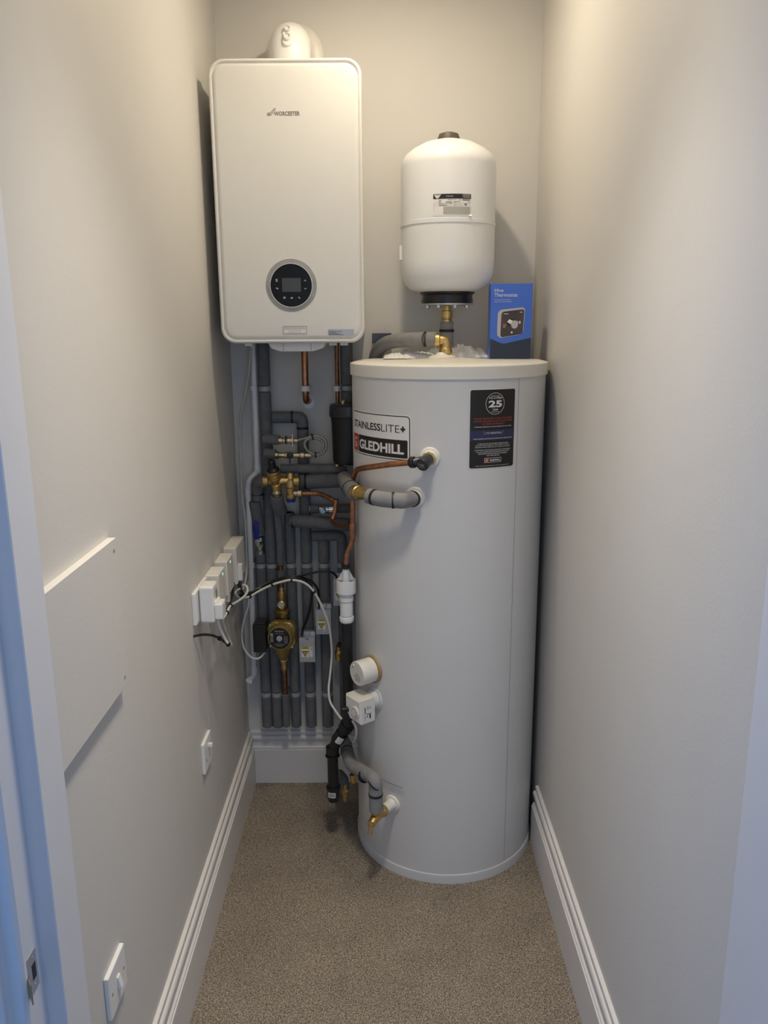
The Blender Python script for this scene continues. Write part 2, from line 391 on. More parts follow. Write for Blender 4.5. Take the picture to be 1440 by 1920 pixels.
for k in range(4): mb.patch(fd, x-.0036+.0012*(k > 0), x+.0030, z+.003-k*.002, z+.0038-k*.002, 0, 1)
mb.build('touch_icon', M['paper'], dial); mb = MB()
x, z = ic(519.7, 541); mb.patch(fd, x-.0034, x+.001, z, z+.0014, 0, 1).patch(fd, x+.0008, x+.003, z-.0028, z+.001, 0, 1).patch(fd, x-.0022, x-.0012, z, z+.003, 0, 1)
def line(mb, mp, p, q, w_):
    d = V(q[0]-p[0], q[1]-p[1]).normalized()*w_/2; n_ = V(-d.y, d.x)
    mb.add([mp(p[0]-n_.x, p[1]-n_.y), mp(q[0]-n_.x, q[1]-n_.y), mp(q[0]+n_.x, q[1]+n_.y), mp(p[0]+n_.x, p[1]+n_.y)], [[0, 1, 2, 3]])
mb.build('touch_icon', M['paper'], dial); mb = MB()
x, z = ic(572.3, 525.8); line(mb, fd, (x-.003, z-.002), (x, z+.001), .0009); line(mb, fd, (x, z+.001), (x+.003, z-.002), .0009)
mb.build('touch_icon', M['paper'], dial); mb = MB()
x, z = ic(572.8, 540.8); line(mb, fd, (x-.003, z+.001), (x, z-.002), .0009); line(mb, fd, (x, z-.002), (x+.003, z+.001), .0009)
mb.build('touch_icon', M['paper'], dial); mb = MB()
x, z = ic(533.6, 558.3)
for k in range(3): mb.patch(fd, x-.003, x+.003, z-.002+k*.0017, z-.0012+k*.0017, 0, 1)
mb.build('touch_icon', M['paper'], dial); mb = MB()
x, z = ic(547.4, 558.3)
for k, h in enumerate((.002, .0036, .0028)): mb.patch(fd, x-.003+k*.002, x-.0014+k*.002, z-.002, z-.002+h, 0, 1)
mb.build('touch_icon', M['paper'], dial); mb = MB()
x, z = ic(561.3, 558.3); line(mb, fd, (x-.003, z+.001), (x+.002, z+.001), .0008); line(mb, fd, (x+.002, z+.001), (x+.002, z-.002), .0008); line(mb, fd, (x+.002, z-.0018), (x-.001, z-.0018), .0008); line(mb, fd, (x-.003, z+.001), (x-.0015, z+.0025), .0008)
mb.build('touch_icon', M['paper'], dial)
a = fx(531.2, 626); b_ = fx(574.8, 611.4)
st = MB().patch(fm, a[0], b_[0], a[1], b_[1], 0, 1).build('service_sticker', M['paper'], t)
fm3 = flat((0, YF, 0), (1, 0, 0), (0, 0, 1), .0007)
mb = MB().outline(fm3, a[0], b_[0], a[1], b_[1], .0008)
xm = (a[0]+b_[0])/2; H_ = b_[1]-a[1]; W_ = b_[0]-a[0]
for k, (s_, w_) in enumerate((('THIS BOILER HAS BEEN FITTED WITH A', .9), ('Worcester Greenstar System Filter', .9), ('during annual service', .5), ('please clean the filter', .55))):
    z = b_[1]-H_*(.2+.2*k); mb.text(s_, fm3, xm-W_*w_/2, xm+W_*w_/2, z-.0008, z+(.0018 if k == 1 else .0010), .01)
mb.build('sticker_print', M['ink'], st)
a = fx(615.2, 629); b_ = fx(663.8, 617.3)
st = MB().patch(fm, a[0], b_[0], a[1], b_[1], 0, 1).build('rating_sticker', M['silverl'], t)
mb = MB(); H_ = b_[1]-a[1]
mb.text('Worcester', fm3, a[0]+.002, a[0]+.016, b_[1]-H_*.24, b_[1]-H_*.12, .01)
for k, w_ in enumerate((.038, .020, .030, .042)):
    z = b_[1]-H_*(.38+.16*k); mb.patch(fm3, a[0]+.002, a[0]+.002+w_, z-.0004, z+.0006, 0, 1)
mb.build('sticker_print', M['ink'], st)
# underside tray and tabs
x0, z0 = fx(500, 645, 2.30); x1, _ = fx(613, 645, 2.30); xa, z1 = fx(521, 659.5, 2.30); xb, _ = fx(592, 659.5, 2.30)
pl = [(x0, BZ0+.012), (x0+.004, z0), (x0+.012, (z0+z1)/2-.002), (xa, z1+.002), (xa+.01, z1), (xb-.01, z1), (xb, z1+.002), (x1-.012, (z0+z1)/2-.002), (x1-.004, z0), (x1, BZ0+.012)]
tr = MB().prism(pl, (0, 2.58, 0), (1, 0, 0), (0, 0, 1), (0, -1, 0), .275, .002).build('condensate_tray', M['tray'], t)
f4 = flat((0, 2.3045, 0), (1, 0, 0), (0, 0, 1), .0006)
for px in (531, 583):
    x, _ = fx(px, 650, 2.30); MB().patch(f4, x-.0006, x+.0006, z1+.001, BZ0-.001, 0, 1).build('tray_seam', M['gap'], tr)
for px in (466, 624, 645): x, _ = fx(px, 645, 2.32); MB().box((x, 2.33, BZ0-.002), (.022, .02, .012), bev=.001).build('casing_tab', M['tray'], t)

# flue
t = thing('flue_elbow', (-.252, 2.45, 2.28), 'white plastic flue elbow rising from the boiler top into the back wall', 'flue')
fy = 2.452
mb = MB().tube(fillet([(-.252, fy, 2.275), (-.252, fy, 2.366), (-.252, 2.595, 2.366)], .062, 12), .0575, 40)
mb.build('elbow', M['white'], t, 60)
MB().lathe((-.252, fy, 2.275), (0, 0, 1), [(.066, 0), (.066, .024), (.060, .030)], 40).build('collar', M['white'], t)
MB().lathe((-.253, 2.60, 2.376), (0, -1, 0), [(.084, 0), (.084, .003), (.078, .008), (.064, .012), (.058, .012)], 48).build('wall_plate', M['cream'], t)
n = V(0, -.93, .36).normalized(); o = at(538.5, 66, fy-.052)
tcx, tcy, _ = frame(n)
cap = MB().prism(rr(-.0125, .0125, -.030, .030, .0124, 8), o-n*.012, tcx, tcy, n, .013, .0015).build('test_port', M['white'], t)
for dv, r_ in ((.016, .0085), (-.008, .0100)):
    MB().lathe(o+tcy*dv, n, [(r_, 0), (r_, .006), (r_*.8, .0085), (r_*.75, .005), (r_*.3, .005)], 24).build('port_plug', M['casing2'], cap)

# ------------------------------------------------------------------ hot water cylinder
CX, CY, R = .186, 2.319, .2750
def cyl_hit(px, py, r=R):
    d = fw + rt*((px-720)/FPX) - up*((py-960)/FPX)
    A = d.x**2+d.y**2; B = -2*(d.x*CX+d.y*CY); c_ = CX*CX+CY*CY-r*r
    D = max(B*B-4*A*c_, 0); tt = (-B-math.sqrt(D))/2/A; P = EYE+d*tt
    return math.atan2(P.x-CX, -(P.y-CY)), P.z
def cn(a): return V(math.sin(a), -math.cos(a), 0)
def ct(a): return V(math.cos(a), math.sin(a), 0)
def cpnt(a, z, off=0): return V(CX, CY, z)+cn(a)*(R+off)
t = thing('hot_water_cylinder', (CX, CY, 0), 'tall white floor-standing hot water cylinder in the right corner', 'hot water cylinder')
CYL = t
MB().lathe((CX, CY, 0), (0, 0, 1), [(R, .02), (R, 1.478)], 128).build('jacket', M['cyl'], t, 60)
MB().lathe((CX, CY, 0), (0, 0, 1), [(R+.0035, 0), (R+.0035, .026), (R+.0015, .029), (R, .029)], 128).build('base_ring', M['cyl'], t)
MB().lathe((CX, CY, 0), (0, 0, 1), [(R+.0015, 1.466), (R+.0045, 1.4655), (R+.0050, 1.494), (R+.004, 1.4975), (R-.014, 1.5025), (R-.06, 1.5035), (.12, 1.5043), (.05, 1.508), (.02, 1.5085)], 128).build('lid', M['lid'], t, 20)
a0, _ = cyl_hit(972, 740)
MB().add([cpnt(a0+da, z, .0005) for da, z in ((0, .03), (.003, .03), (.003, 1.465), (0, 1.465))], [[0, 1, 2, 3]]).build('jacket_seam', M['gap'], t)
# brand label wrapped round the left side
def cm(off): return lambda u, v: cpnt(u/R, v, off)
def cu(px, py): a_, z_ = cyl_hit(px, py); return a_*R, z_
ur, zt = cu(769.3, 781); _, zb = cu(769.3, 864.5)
uS, _ = cu(667, 795); uP, _ = cu(760.4, 803)
ul = uS-.022
lab = MB().patch(cm(.0006), ul-.004, ur+.004, zb-.004, zt+.004, .012, 60).build('brand_label', M['paper'], t)
mb = MB().patch(cm(.0010), ul, ur, zb, zt, .011, 60); mb.build('label_border', M['labk'], lab)
mb = MB().patch(cm(.0014), ul+.0024, ur-.0024, zb+.0024, zt-.0024, .009, 60); mb.build('label_field', M['paper'], lab)
h = zt-zb
zk1 = zb+.46*h; zk0 = zb+.05*h
uG0, _ = cu(673.5, 826); ub, _ = cu(764.7, 830)
mb = MB().patch(cm(.0018), uG0+.0015, ub, zk0, zk1, .003, 40).build('name_field', M['labk'], lab)
MB().patch(cm(.0018), uG0-.042, uG0-.0010, zk0, zk1, 0, 20).build('initial_field', M['red'], lab)
g0, _ = cu(675.8, 830); g1, _ = cu(758, 848)
MB().text('GLEDHILL', cm(.0022), g0, g1, zb+.135*h, zb+.365*h, .035).build('maker_name', M['paper'], lab)
MB().text('G', cm(.0022), uG0-.030, uG0-.011, zb+.14*h, zb+.38*h, .01).build('initial', M['paper'], lab)
uL, _ = cu(715, 805)
mb = MB().text('STAINLESS', cm(.0018), uS-.004, uL-.0015, zb+.62*h, zb+.79*h, .022); u2, _ = cu(749.5, 805)
mb.text('LITE', cm(.0018), uL+.001, u2, zb+.62*h, zb+.79*h, -.008)
u3, _ = cu(751.5, 803); zm = zb+.705*h; um = (u3+uP)/2
mb.patch(cm(.0018), u3, uP, zm-.0026, zm+.0026, 0, 2).patch(cm(.0018), um-.0026, um+.0026, zm-.0075, zm+.0075, 0, 1)
mb.build('product_lettering', M['ink'], lab)
# warranty label
u0_, zt = cu(882, 731.5); u1_, _ = cu(965.5, 729); _, zb = cu(878.6, 878.6)
W_ = u1_-u0_; h = zt-zb; uc = (u0_+u1_)/2
lab = MB().patch(cm(.0006), u0_-.002, u1_+.002, zb-.002, zt+.002, .005, 30).build('warranty_label', M['paper'], t)
MB().patch(cm(.0010), u0_, u1_, zb, zt, .005, 30).build('label_field', M['labk'], lab)
MB().patch(cm(.0014), u0_, u1_, zb+.355*h, zb+.485*h, 0, 20).build('web_band', M['navyp'], lab)
MB().poly(cm(.0018), [(uc-.030, zb+.48*h), (uc-.026, zb+.425*h), (uc+.026, zb+.425*h), (uc+.030, zb+.48*h)]).build('register_tab', M['greyband'], lab)
def ct_text(mb, s_, fz, hh, w_, bold=0, off=.0022): mb.text(s_, cm(off), uc-W_*w_/2, uc+W_*w_/2, zb+fz*h, zb+(fz+hh)*h, bold)
MB().ring(cm(.0016), uc+.003, zb+.822*h, .0262, .0272, 1, 1.02).build('roundel_ring', M['paper'], lab); mb = MB()
u_ = uc; uc = u_+.003
ct_text(mb, 'UPGRADE', .912, .014, .18); ct_text(mb, 'TO A FREE', .883, .022, .29, .02); ct_text(mb, '25', .775, .088, .30, .035)
ct_text(mb, 'YEAR', .736, .022, .13, .02); ct_text(mb, 'WARRANTY', .712, .013, .18); uc = u_
ct_text(mb, 'STANDARD WARRANTY WITHOUT REGISTRATION IS 2 YEARS', .525, .012, .82, .01)
ct_text(mb, 'TO REGISTER', .438, .022, .33)
ct_text(mb, 'WWW.GLEDHILL.NET/CONTACT-US/PRODUCT-REGISTRATION', .372, .013, .86, .01)
for k, (s_, w_) in enumerate((('TO ENSURE SAFE AND EFFICIENT OPERATION AND', .68), ('MAINTAIN YOUR WARRANTY, YOUR GLEDHILL PRODUCT', .76), ('REQUIRES ANNUAL SERVICING BY A GLEDHILL ENGINEER', .78))): ct_text(mb, s_, .308-.023*k, .013, w_, .01)
for k, (s_, w_) in enumerate((('IN THE EVENT YOUR ORIGINAL INSTALLER IS UNAVAILABLE', .80), ('YOU CAN ARRANGE A SERVICE THROUGH ONE OF OUR', .74), ('REGISTERED GLEDHILL SPECIALIST ENGINEERS', .64), ('CALL 0800 4980 429', .29))): ct_text(mb, s_, .226-.024*k, .013, w_, .01)
ct_text(mb, 'TERMS AND CONDITIONS APPLY. VISIT WWW.GLEDHILL.NET', .022, .010, .76)
mb.build('white_print', M['paper'], lab)
mb = MB()
for k, (s_, w_) in enumerate((('PLEASE REGISTER YOUR CYLINDER', .84), ('WITHIN 30 DAYS TO ACTIVATE YOUR', .87), ('25 YEAR WARRANTY', .50))): ct_text(mb, s_, .625-.034*k, .021, w_, .02)
mb.build('red_print', M['redt'], lab)
mb = MB().outline(cm(.0016), uc-.0245, uc+.0245, zb+.068*h, zb+.128*h, .0008); mb.text('GLEDHILL', cm(.0022), uc-.010, uc+.0215, zb+.086*h, zb+.110*h, .03)
mb.text('G', cm(.0022), uc-.0205, uc-.0155, zb+.084*h, zb+.112*h, .01)
mb.build('logo_print', M['paper'], lab)
MB().patch(cm(.0018), uc-.0235, uc-.0125, zb+.073*h, zb+.123*h, 0, 2).build('logo_square', M['red'], lab)
# small instruction print by drain cock
u_, z_ = cu(717, 1460); u2, _ = cu(759, 1475)
mb = MB()
mb.text('FOR SAFE OPERATION SEE INSTRUCTIONS', cm(.0006), u_, u2-.006, z_-.004, z_-.0005, .02)
for k in range(4): mb.text('Drain down the cylinder before working on it', cm(.0006), u_+.001, u2, z_-.012-.005*k, z_-.0095-.005*k)
mb.build('instruction_print', M['inkg'], t)
# bosses
def boss(px, py, r_, name='pipe_boss', mt='cream'):
    a_, z_ = cyl_hit(px, py)
    o = MB().lathe(cpnt(a_, z_, -.006), cn(a_), [(r_, 0), (r_, .008), (r_*.92, .011), (r_*.72, .0125), (r_*.62, .020), (r_*.5, .022)], 40).build(name, M[mt], CYL)
    return a_, z_
aTP, zTP = boss(806, 858, .0275)
aIN, zIN = boss(779, 932, .0275)
aDR, zDR = boss(736, 1506, .026)
MB().lathe(at(829, 671, CY), (0, 0, 1), [(.040, -.006), (.040, .002), (.034, .006), (.022, .009), (.016, .016)], 40).build('pipe_boss', M['lid'], CYL)
# immersion heater cover
a_, z_ = cyl_hit(699, 1254); n = cn(a_)
MB().lathe(cpnt(a_, z_, -.006), n, [(.0415, 0), (.0415, .011), (.037, .013)], 40).build('foam_collar', M['ochre'], CYL)
im = MB().lathe(cpnt(a_, z_, .004), n, [(.0360, 0), (.0360, .050), (.0345, .0525)], 48).build('immersion_heater_cover', M['cream'], CYL)
o = cpnt(a_, z_, .0565); ix = -ct(a_)*-1; ftx, fty = ct(a_), V(0, 0, 1)
MB().lathe(o+fty*.019-ftx*.016, n, [(.0042, 0), (.0035, .002), (.001, .003)], 16).build('screw', M['chrome'], im)
fi = flat(o, ftx, fty, .0004); mb = MB()
for k, (s_, w_) in enumerate((('230V', .012), ('WARNING', .020), ('DISCONNECT BEFORE', .030), ('REMOVING COVER', .028), ('3KW IMMERSION', .026), ('MUST BE EARTHED', .026))):
    mb.text(s_, fi, -w_/2+.004, w_/2+.004, -.001-.0042*k, .0014-.0042*k, .01)
mb.build('warning_print', M['inkg'], im)
# thermostat housing lower down
a_, z0_ = cyl_hit(702, 1315); n, tg = cn(a_), ct(a_)
foc = V(CX, CY, 0)+n*(R+.078); zc_ = at(660, 1330, foc.y).z
MB().lathe(V(CX, CY, zc_+.01)+n*(R-.006), n, [(.036, 0), (.036, .008), (.030, .010), (.022, .04)], 36).build('thermostat_boss', M['cyl'], CYL)
pl = [(-.036, .036), (.036, .036), (.036, -.036), (-.014, -.036), (-.036, -.014)]
hs = MB().prism(pl, V(CX, CY, zc_)+n*(R+.026), tg, V(0, 0, 1), n, .052, .004).build('thermostat_housing', M['cream'], CYL)
of = V(CX, CY, zc_)+n*(R+.078)
MB().lathe(of+tg*.014-V(0, 0, .002), n, [(.0165, -.002), (.0165, .003), (.0145, .0045)], 32).build('dial', M['cream'], hs)
ff = flat(of+n*.0045, tg, V(0, 0, 1), .0006); mb = MB()
for k in range(7):
    a2 = math.radians(-60+k*40); x, y = .014+.0115*math.cos(a2), -.002+.0115*math.sin(a2)
    mb.text(str(k+1), ff, x-.0014, x+.0014, y-.0018, y+.0018, .02)
mb.build('dial_print', M['ink'], hs)
MB().lathe(of-tg*.026-V(0, 0, .010), (n-tg*.5).normalized(), [(.007, -.004), (.0085, .004), (.0085, .016), (.006, .018)], 20).build('cable_gland', M['black'], hs)
so = V(CX, CY, zc_)+n*(R+.050)+tg*.0362
fs_ = flat(so, -n, V(0, 0, 1), .0006)
lb = MB().patch(fs_, -.016, .014, -.030, .022, 0, 1).build('data_label', M['paper'], hs)
fs2 = flat(so, -n, V(0, 0, 1), .0010); mb = MB()
for u_, v_, w2, h2 in ((-.012, -.004, .003, .018), (-.002, .004, .002, .012), (.006, .006, .002, .007), (-.012, -.026, .0015, .014), (.004, -.024, .005, .015), (-.006, -.018, .004, .004), (-.003, -.012, .003, .006)): mb.patch(fs2, u_, u_+w2, v_, v_+h2, 0, 1)
mb.patch(fs2, -.016, .014, -.0072, -.0064, 0, 1)
mb.build('label_print', M['ink'], lb)
MB().box(V(CX, CY, zc_+.0365)+n*(R+.058), (.003, .003, .003)).build('cover_catch', M['cream'], hs)

# ------------------------------------------------------------------ expansion vessel
vx, vy, vr = .189, 2.425, .1345
zt = at(843, 262, vy).z; zb = at(843, 549, vy).z; zs = at(843, 412, vy-vr).z
t = thing('expansion_vessel', (vx, vy, zb), 'white domed expansion vessel mounted above the hot water cylinder', 'expansion vessel')
prof = [(.03, zb), (.085, zb+.002), (.108, zb+.010), (.124, zb+.026), (vr-.002, zb+.052), (vr, zb+.085), (vr, zt-.075), (vr-.003, zt-.058), (.122, zt-.043), (.100, zt-.026), (.07, zt-.011), (.035, zt-.002), (.01, zt)]
MB().lathe((vx, vy, 0), (0, 0, 1), prof, 96).build('tank', M['vessel'], t, 60)
MB().lathe((vx, vy, 0), (0, 0, 1), [(vr-.002, zs-.006), (vr+.0018, zs-.005), (vr+.0018, zs+.005), (vr-.002, zs+.006)], 96).build('waist_seam', M['vessel'], t)
MB().lathe((vx, vy, zt-.006), (0, 0, 1), [(.031, 0), (.031, .010), (.027, .020), (.015, .024)], 32).build('valve_cap', M['lagpale'], t)
zb2 = at(843, 567, vy-.07).z
MB().lathe((vx, vy, zb2), (0, 0, 1), [(.074, -.002), (.076, .004), (.073, zb-zb2-.008), (.080, zb-zb2-.002), (.080, zb-zb2+.003)], 48).build('base_collar', M['black'], t)
fl = MB().lathe((vx, vy, zb2-.007), (0, 0, 1), [(.076, 0), (.078, .002), (.078, .005), (.03, .005)], 48).build('flange_plate', M['steel'], t)
for k in range(8):
    a2 = 2*PI*k/8+.3; MB().hexn((vx+.062*math.cos(a2), vy+.062*math.sin(a2), zb2-.014), (0, 0, 1), .0065, .008).build('bolt', M['steel'], fl)
MB().box((vx-vr-.0015, vy-.01, zs-.075), (.007, .02, .040), bev=.002).build('bracket_lug', M['vessel'], t)
def vm(off): return lambda u, v: V(vx, vy, v)+V(math.sin(u/vr), -math.cos(u/vr), 0)*(vr+off)
def vu(px, py):
    x = at(px, py, vy-vr); a2 = math.asin(max(-1, min(1, (x.x-vx)/vr))); a2 = math.asin(max(-1, min(1, ((at(px, py, vy-vr*math.cos(a2))).x-vx)/vr)))
    return a2*vr, at(px, py, vy-vr*math.cos(a2)).z
uL_, zT = vu(812.5, 364.5); uR_, _ = vu(883, 364); _, zB = vu(848, 404.5)
h = zT-zB; W_ = uR_-uL_
lb = MB().patch(vm(.0006), uL_, uR_, zB, zT, .001, 14).build('rating_label', M['paper'], t)
MB().patch(vm(.0010), uL_, uR_, zT-.22*h, zT, .0, 14).build('header_band', M['labk'], lb)
mb = MB(); U = lambda f_: uL_+f_*W_; Z = lambda f_: zB+f_*h
mb.poly(vm(.0014), [(U(.02), Z(.97)), (U(.04), Z(.90)), (U(.08), Z(.82)), (U(.11), Z(.80)), (U(.14), Z(.82)), (U(.18), Z(.90)), (U(.21), Z(.97))]); mb.build('printed_crest', M['paper'], lb); mb = MB()
mb.text('HYDRO-PRO', vm(.0016), U(.34), U(.52), Z(.87), Z(.905), .02); mb.build('printed_name', M['paper'], lb); mb = MB()
for k in range(5): mb.patch(vm(.0014), U(.78-.03*(k % 2)), U(.98), Z(.97-.036*k), Z(.978-.036*k), 0, 2)
mb.build('header_print', M['paper'], lb)
mb = MB(); mb.text('ZILMET', vm(.0018), U(.04), U(.19), Z(.915), Z(.95), .02)
for f0, f1, g0, g1 in ((.14, .22, .70, .72), (.38, .50, .72, .74), (.52, .60, .72, .735), (.68, .71, .70, .75), (.76, .97, .70, .75), (.14, .21, .62, .645), (.33, .49, .62, .65), (.53, .70, .635, .655), (.14, .28, .54, .56), (.31, .40, .545, .56), (.42, .49, .54, .57), (.15, .36, .47, .50), (.61, .75, .545, .552), (.61, .75, .49, .497), (.82, .885, .48, .57), (.02, .025, .25, .6)):
    mb.patch(vm(.0010), U(f0), U(f1), Z(g0), Z(g1), 0, 3)
mb.ring(vm(.0010), U(.567), Z(.53), .0026, .0034); mb.text('CE', vm(.0010), U(.90), U(.975), Z(.57), Z(.65))
mb.outline(vm(.0010), U(.05), U(.80), Z(.46), Z(.60), .0003)
mb.build('label_print', M['inkg'], lb)
MB().patch(vm(.0010), U(.27), U(.98), Z(.07), Z(.42), 0, 8).build('small_print_block', M['greyp'], lb)
MB().add([vm(.0006)(U(.93), zB), vm(.012)(U(1.0), zB-.001), vm(.0008)(U(1.0), zB+.10*h)], [[0, 1, 2]]).build('peeling_corner', M['paper'], lb, fix=False)

# ------------------------------------------------------------------ pipework helpers
YW = 2.556
def path(pts): return [at(*p) for p in pts]
def pipe(name, label, runs, r, mt='lag', core=None, bands=(), fr=.03, core_mt='copperd', core_r=.0105, cat='pipe', seg=20, group=None):
    """runs: list of point lists, each its own length of foam; core: bare pipe under it; bands: (point, direction)"""
    t = thing(name, runs[0][0], label, cat, group)
    if core: MB().tube(fillet(core, fr), core_r, 16).build('inner_pipe', M[core_mt], t)
    for p_ in runs:
        MB().tube(fillet(p_, fr), r, seg, soft=min(.003, r*.2)).build('lagging', M[mt], t)
    for p_, d_ in bands:
        MB().lathe(Vector(p_)-Vector(d_).normalized()*.0035, d_, [(r+.0002, 0), (r+.0011, .0005), (r+.0011, .0065), (r+.0002, .007)], 24).build('tape_band', M['tape'], t)
    return t
def clip(px, py, Y, r, label, h=.017, mt='clip', group=None):
    p_ = at(px, py, Y)
    t = thing('pipe_clip', p_, label, 'pipe clip', group)
    MB().lathe(p_-V(0, 0, h/2), (0, 0, 1), [(r, 0), (r+.0022, 0.0006), (r+.0022, h-.0006), (r, h)], 24).build('band', M[mt], t)
    MB().box((p_.x, (p_.y+r+YB)/2, p_.z), (r*.9, max(.006, YB-p_.y-r+.001), h*.9), bev=.001).build('foot', M[mt], t)
    return t
Z_ = V(0, 0, 1); X_ = V(1, 0, 0)

# --- vertical lagged pipes (px top, px bottom), rows of clips at y 728 (upper), 1059 and 1300
def vrun(x0, y0, x1, y1, Y=YW):                # world-vertical run between two pixel heights
    a = at(x0, y0, Y); b2 = at(x1, y1, Y); xm_ = (a.x+b2.x)/2
    return [V(xm_, Y, a.z), V(xm_, Y, b2.z)]
def xof(run): return run[0].x
def zat(py, Y=YW): return at(600, py, Y).z
ZC1 = zat(1059); ZC2 = zat(1300); ZCU = zat(728); ZEND = zat(1361); g = .009
def split(x, ztop, zbot, cuts, Y=YW):
    zz = [ztop]; out = []
    for c_ in cuts: out.append([V(x, Y, zz[-1]), V(x, Y, c_+g)]); zz.append(c_-g)
    out.append([V(x, Y, zz[-1]), V(x, Y, zbot)]); return out
cols = {}
def vx_(px, py, Y=YW): return at(px, py, Y).x
# A/P2: boiler pipe down the wall
xA = (vx_(494, 660)+vx_(521, 1352))/2
pipe('lagged_pipe', 'long grey lagged pipe dropping from the boiler left side down to the skirting', split(xA, BZ0+.01, ZEND, [ZCU, ZC1, ZC2]), rad(22, 1000, YW), core=[V(xA, YW, BZ0+.01), V(xA, YW, ZEND+.002)], core_mt='clip')
xP1 = (vx_(489.5, 1050)+vx_(500.5, 1352))/2; rP1 = rad(20, 1100, YW)
zv = zat(1036); zv0 = zat(1004)
pipe('lagged_pipe', 'leftmost grey lagged pipe rising from the skirting to the blue-handled stop valve', split(xP1, zv, ZEND, [ZC1, ZC2]), rP1, core=[V(xP1, YW, zv), V(xP1, YW, ZEND+.002)], core_mt='clip')
YP3 = YW-.028; xP3 = (vx_(526, 1050, YP3)+vx_(537, 1352, YP3))/2; rP3 = rad(14, 1100, YW)
pt = zat(935)
pipe('lagged_pipe', 'narrow grey lagged pipe running down from under the brass mixing valve to above the pump', [[V(xP3-.008, 2.515, zat(925, YP3)), V(xP3, YP3, zat(1000, YP3)), V(xP3, YP3, ZC1+g)], [V(xP3, YP3, ZC1-g), V(xP3, YP3, zat(1083, YP3))]], rP3, core=[V(xP3, YP3, zat(1000, YP3)), V(xP3, YP3, zat(1125, YP3))], core_mt='copperd', core_r=.0085)
pipe('lagged_pipe', 'short narrow grey lagged pipe stub standing below the brass pump', [[V(xP3, YP3, zat(1299, YP3)-g*.3), V(xP3, YP3, zat(1361, YP3))]], rP3, core=[V(xP3, YP3, zat(1215, YP3)), V(xP3, YP3, zat(1361, YP3)+.002)], core_mt='copperd', core_r=.0085)
xP4 = (vx_(544.5, 1023)+vx_(555.5, 1352))/2; rP4 = rad(19.5, 1100, YW)
zH4 = zat(981, 2.535)
pipe('lagged_pipe', 'grey lagged pipe just right of the pump with an elbow turning right at its top', [[V(xP4, YW, zat(960)), V(xP4, YW, ZC1+g)], [V(xP4, YW, ZC1-g), V(xP4, YW, ZC2+g)], [V(xP4, YW, ZC2-g), V(xP4, YW, ZEND)]], rP4, core=[V(xP4, YW, zat(960)), V(xP4, YW, ZEND+.002)], core_mt='clip')
xP5 = (vx_(574.5, 1023)+vx_(583.5, 1352))/2; rP5 = rad(20.5, 1100, YW); zq = zat(782)
pipe('lagged_pipe', 'grey lagged pipe with an upper elbow that drops through the lower motor valve box', [[V(xA+.02, YW, zq), V(xP5, YW, zq), V(xP5, YW, ZC1+g)], [V(xP5, YW, ZC1-g), V(xP5, YW, ZC2+g)], [V(xP5, YW, ZC2-g), V(xP5, YW, ZEND)]], rP5,
     core=[V(xA+.02, YW, zq), V(xP5, YW, zq), V(xP5, YW, ZEND+.002)], core_mt='clip', bands=[(at(548, 782, YW), X_), (V(xP5, YW, zat(802)), Z_)], fr=.016)
xP6 = (vx_(607, 1023)+vx_(615, 1352))/2; rP6 = rad(21, 1100, YW)
pipe('lagged_pipe', 'grey lagged pipe passing behind the middle motor valve box down to the skirting', split(xP6, zat(1005), ZEND, [ZC1, ZC2]), rP6, core=[V(xP6, YW, zat(1005)), V(xP6, YW, ZEND+.002)], core_mt='clip')
xP7 = (vx_(641, 1023)+vx_(645, 1300))/2+.002; rP7 = rad(21, 1100, YW); zH5 = zat(1003, YW)
pipe('lagged_pipe', 'rightmost grey lagged pipe with a mitred elbow beside the cylinder', [[V(xP5+.02, YW-.012, zH5), V(xP7, YW-.012, zH5), V(xP7, YW, ZC1+g)], [V(xP7, YW, ZC1-g), V(xP7, YW, zat(1205))], [V(xP7, YW, zat(1238)), V(xP7, YW, ZEND-.01)]], rad(17, 1000, YW)+.002,
     core=[V(xP7, YW, zH5-.01), V(xP7, YW, ZEND)], core_mt='copperd', fr=.016)
# clips
names = {'xP1': (xP1, rP1, 'leftmost lagged pipe'), 'xA': (xA, rad(22, 1000, YW), 'second lagged pipe from left'), 'xP4': (xP4, rP4, 'lagged pipe right of the pump'),
         'xP5': (xP5, rP5, 'lagged pipe under the lower valve box'), 'xP6': (xP6, rP6, 'lagged pipe under the middle valve box'), 'xP7': (xP7, rP7, 'lagged pipe nearest the cylinder'), 'xP3': (xP3, rP3, 'narrow lagged pipe in line with the pump')}
def clipw(x, z, r, label, Y=YW, h=.016, mt='clip'):
    t = thing('pipe_clip', (x, Y, z), label, 'pipe clip')
    MB().lathe((x, Y, z-h/2), Z_, [(r-.004, 0), (r, .0006), (r, h-.0006), (r-.004, h)], 24).build('band', M[mt], t)
    MB().box((x, (Y+r+YB)/2, z), (r*.9, max(.006, YB-Y-r+.002), h*.9), bev=.001).build('foot', M[mt], t)
for k_, (x_, r_, nm) in names.items():
    if k_ != 'xP3': clipw(x_, ZC1, r_*.93, 'grey plastic clip on the %s, upper row' % nm)
    if k_ != 'xP7': clipw(x_, ZC2, r_*.93, 'grey plastic clip on the %s, lower row' % nm, YP3 if k_ == 'xP3' else YW)
clipw(xA, ZCU, rad(22, 1000, YW)*.93, 'grey plastic clip on the lagged pipe just below the boiler')

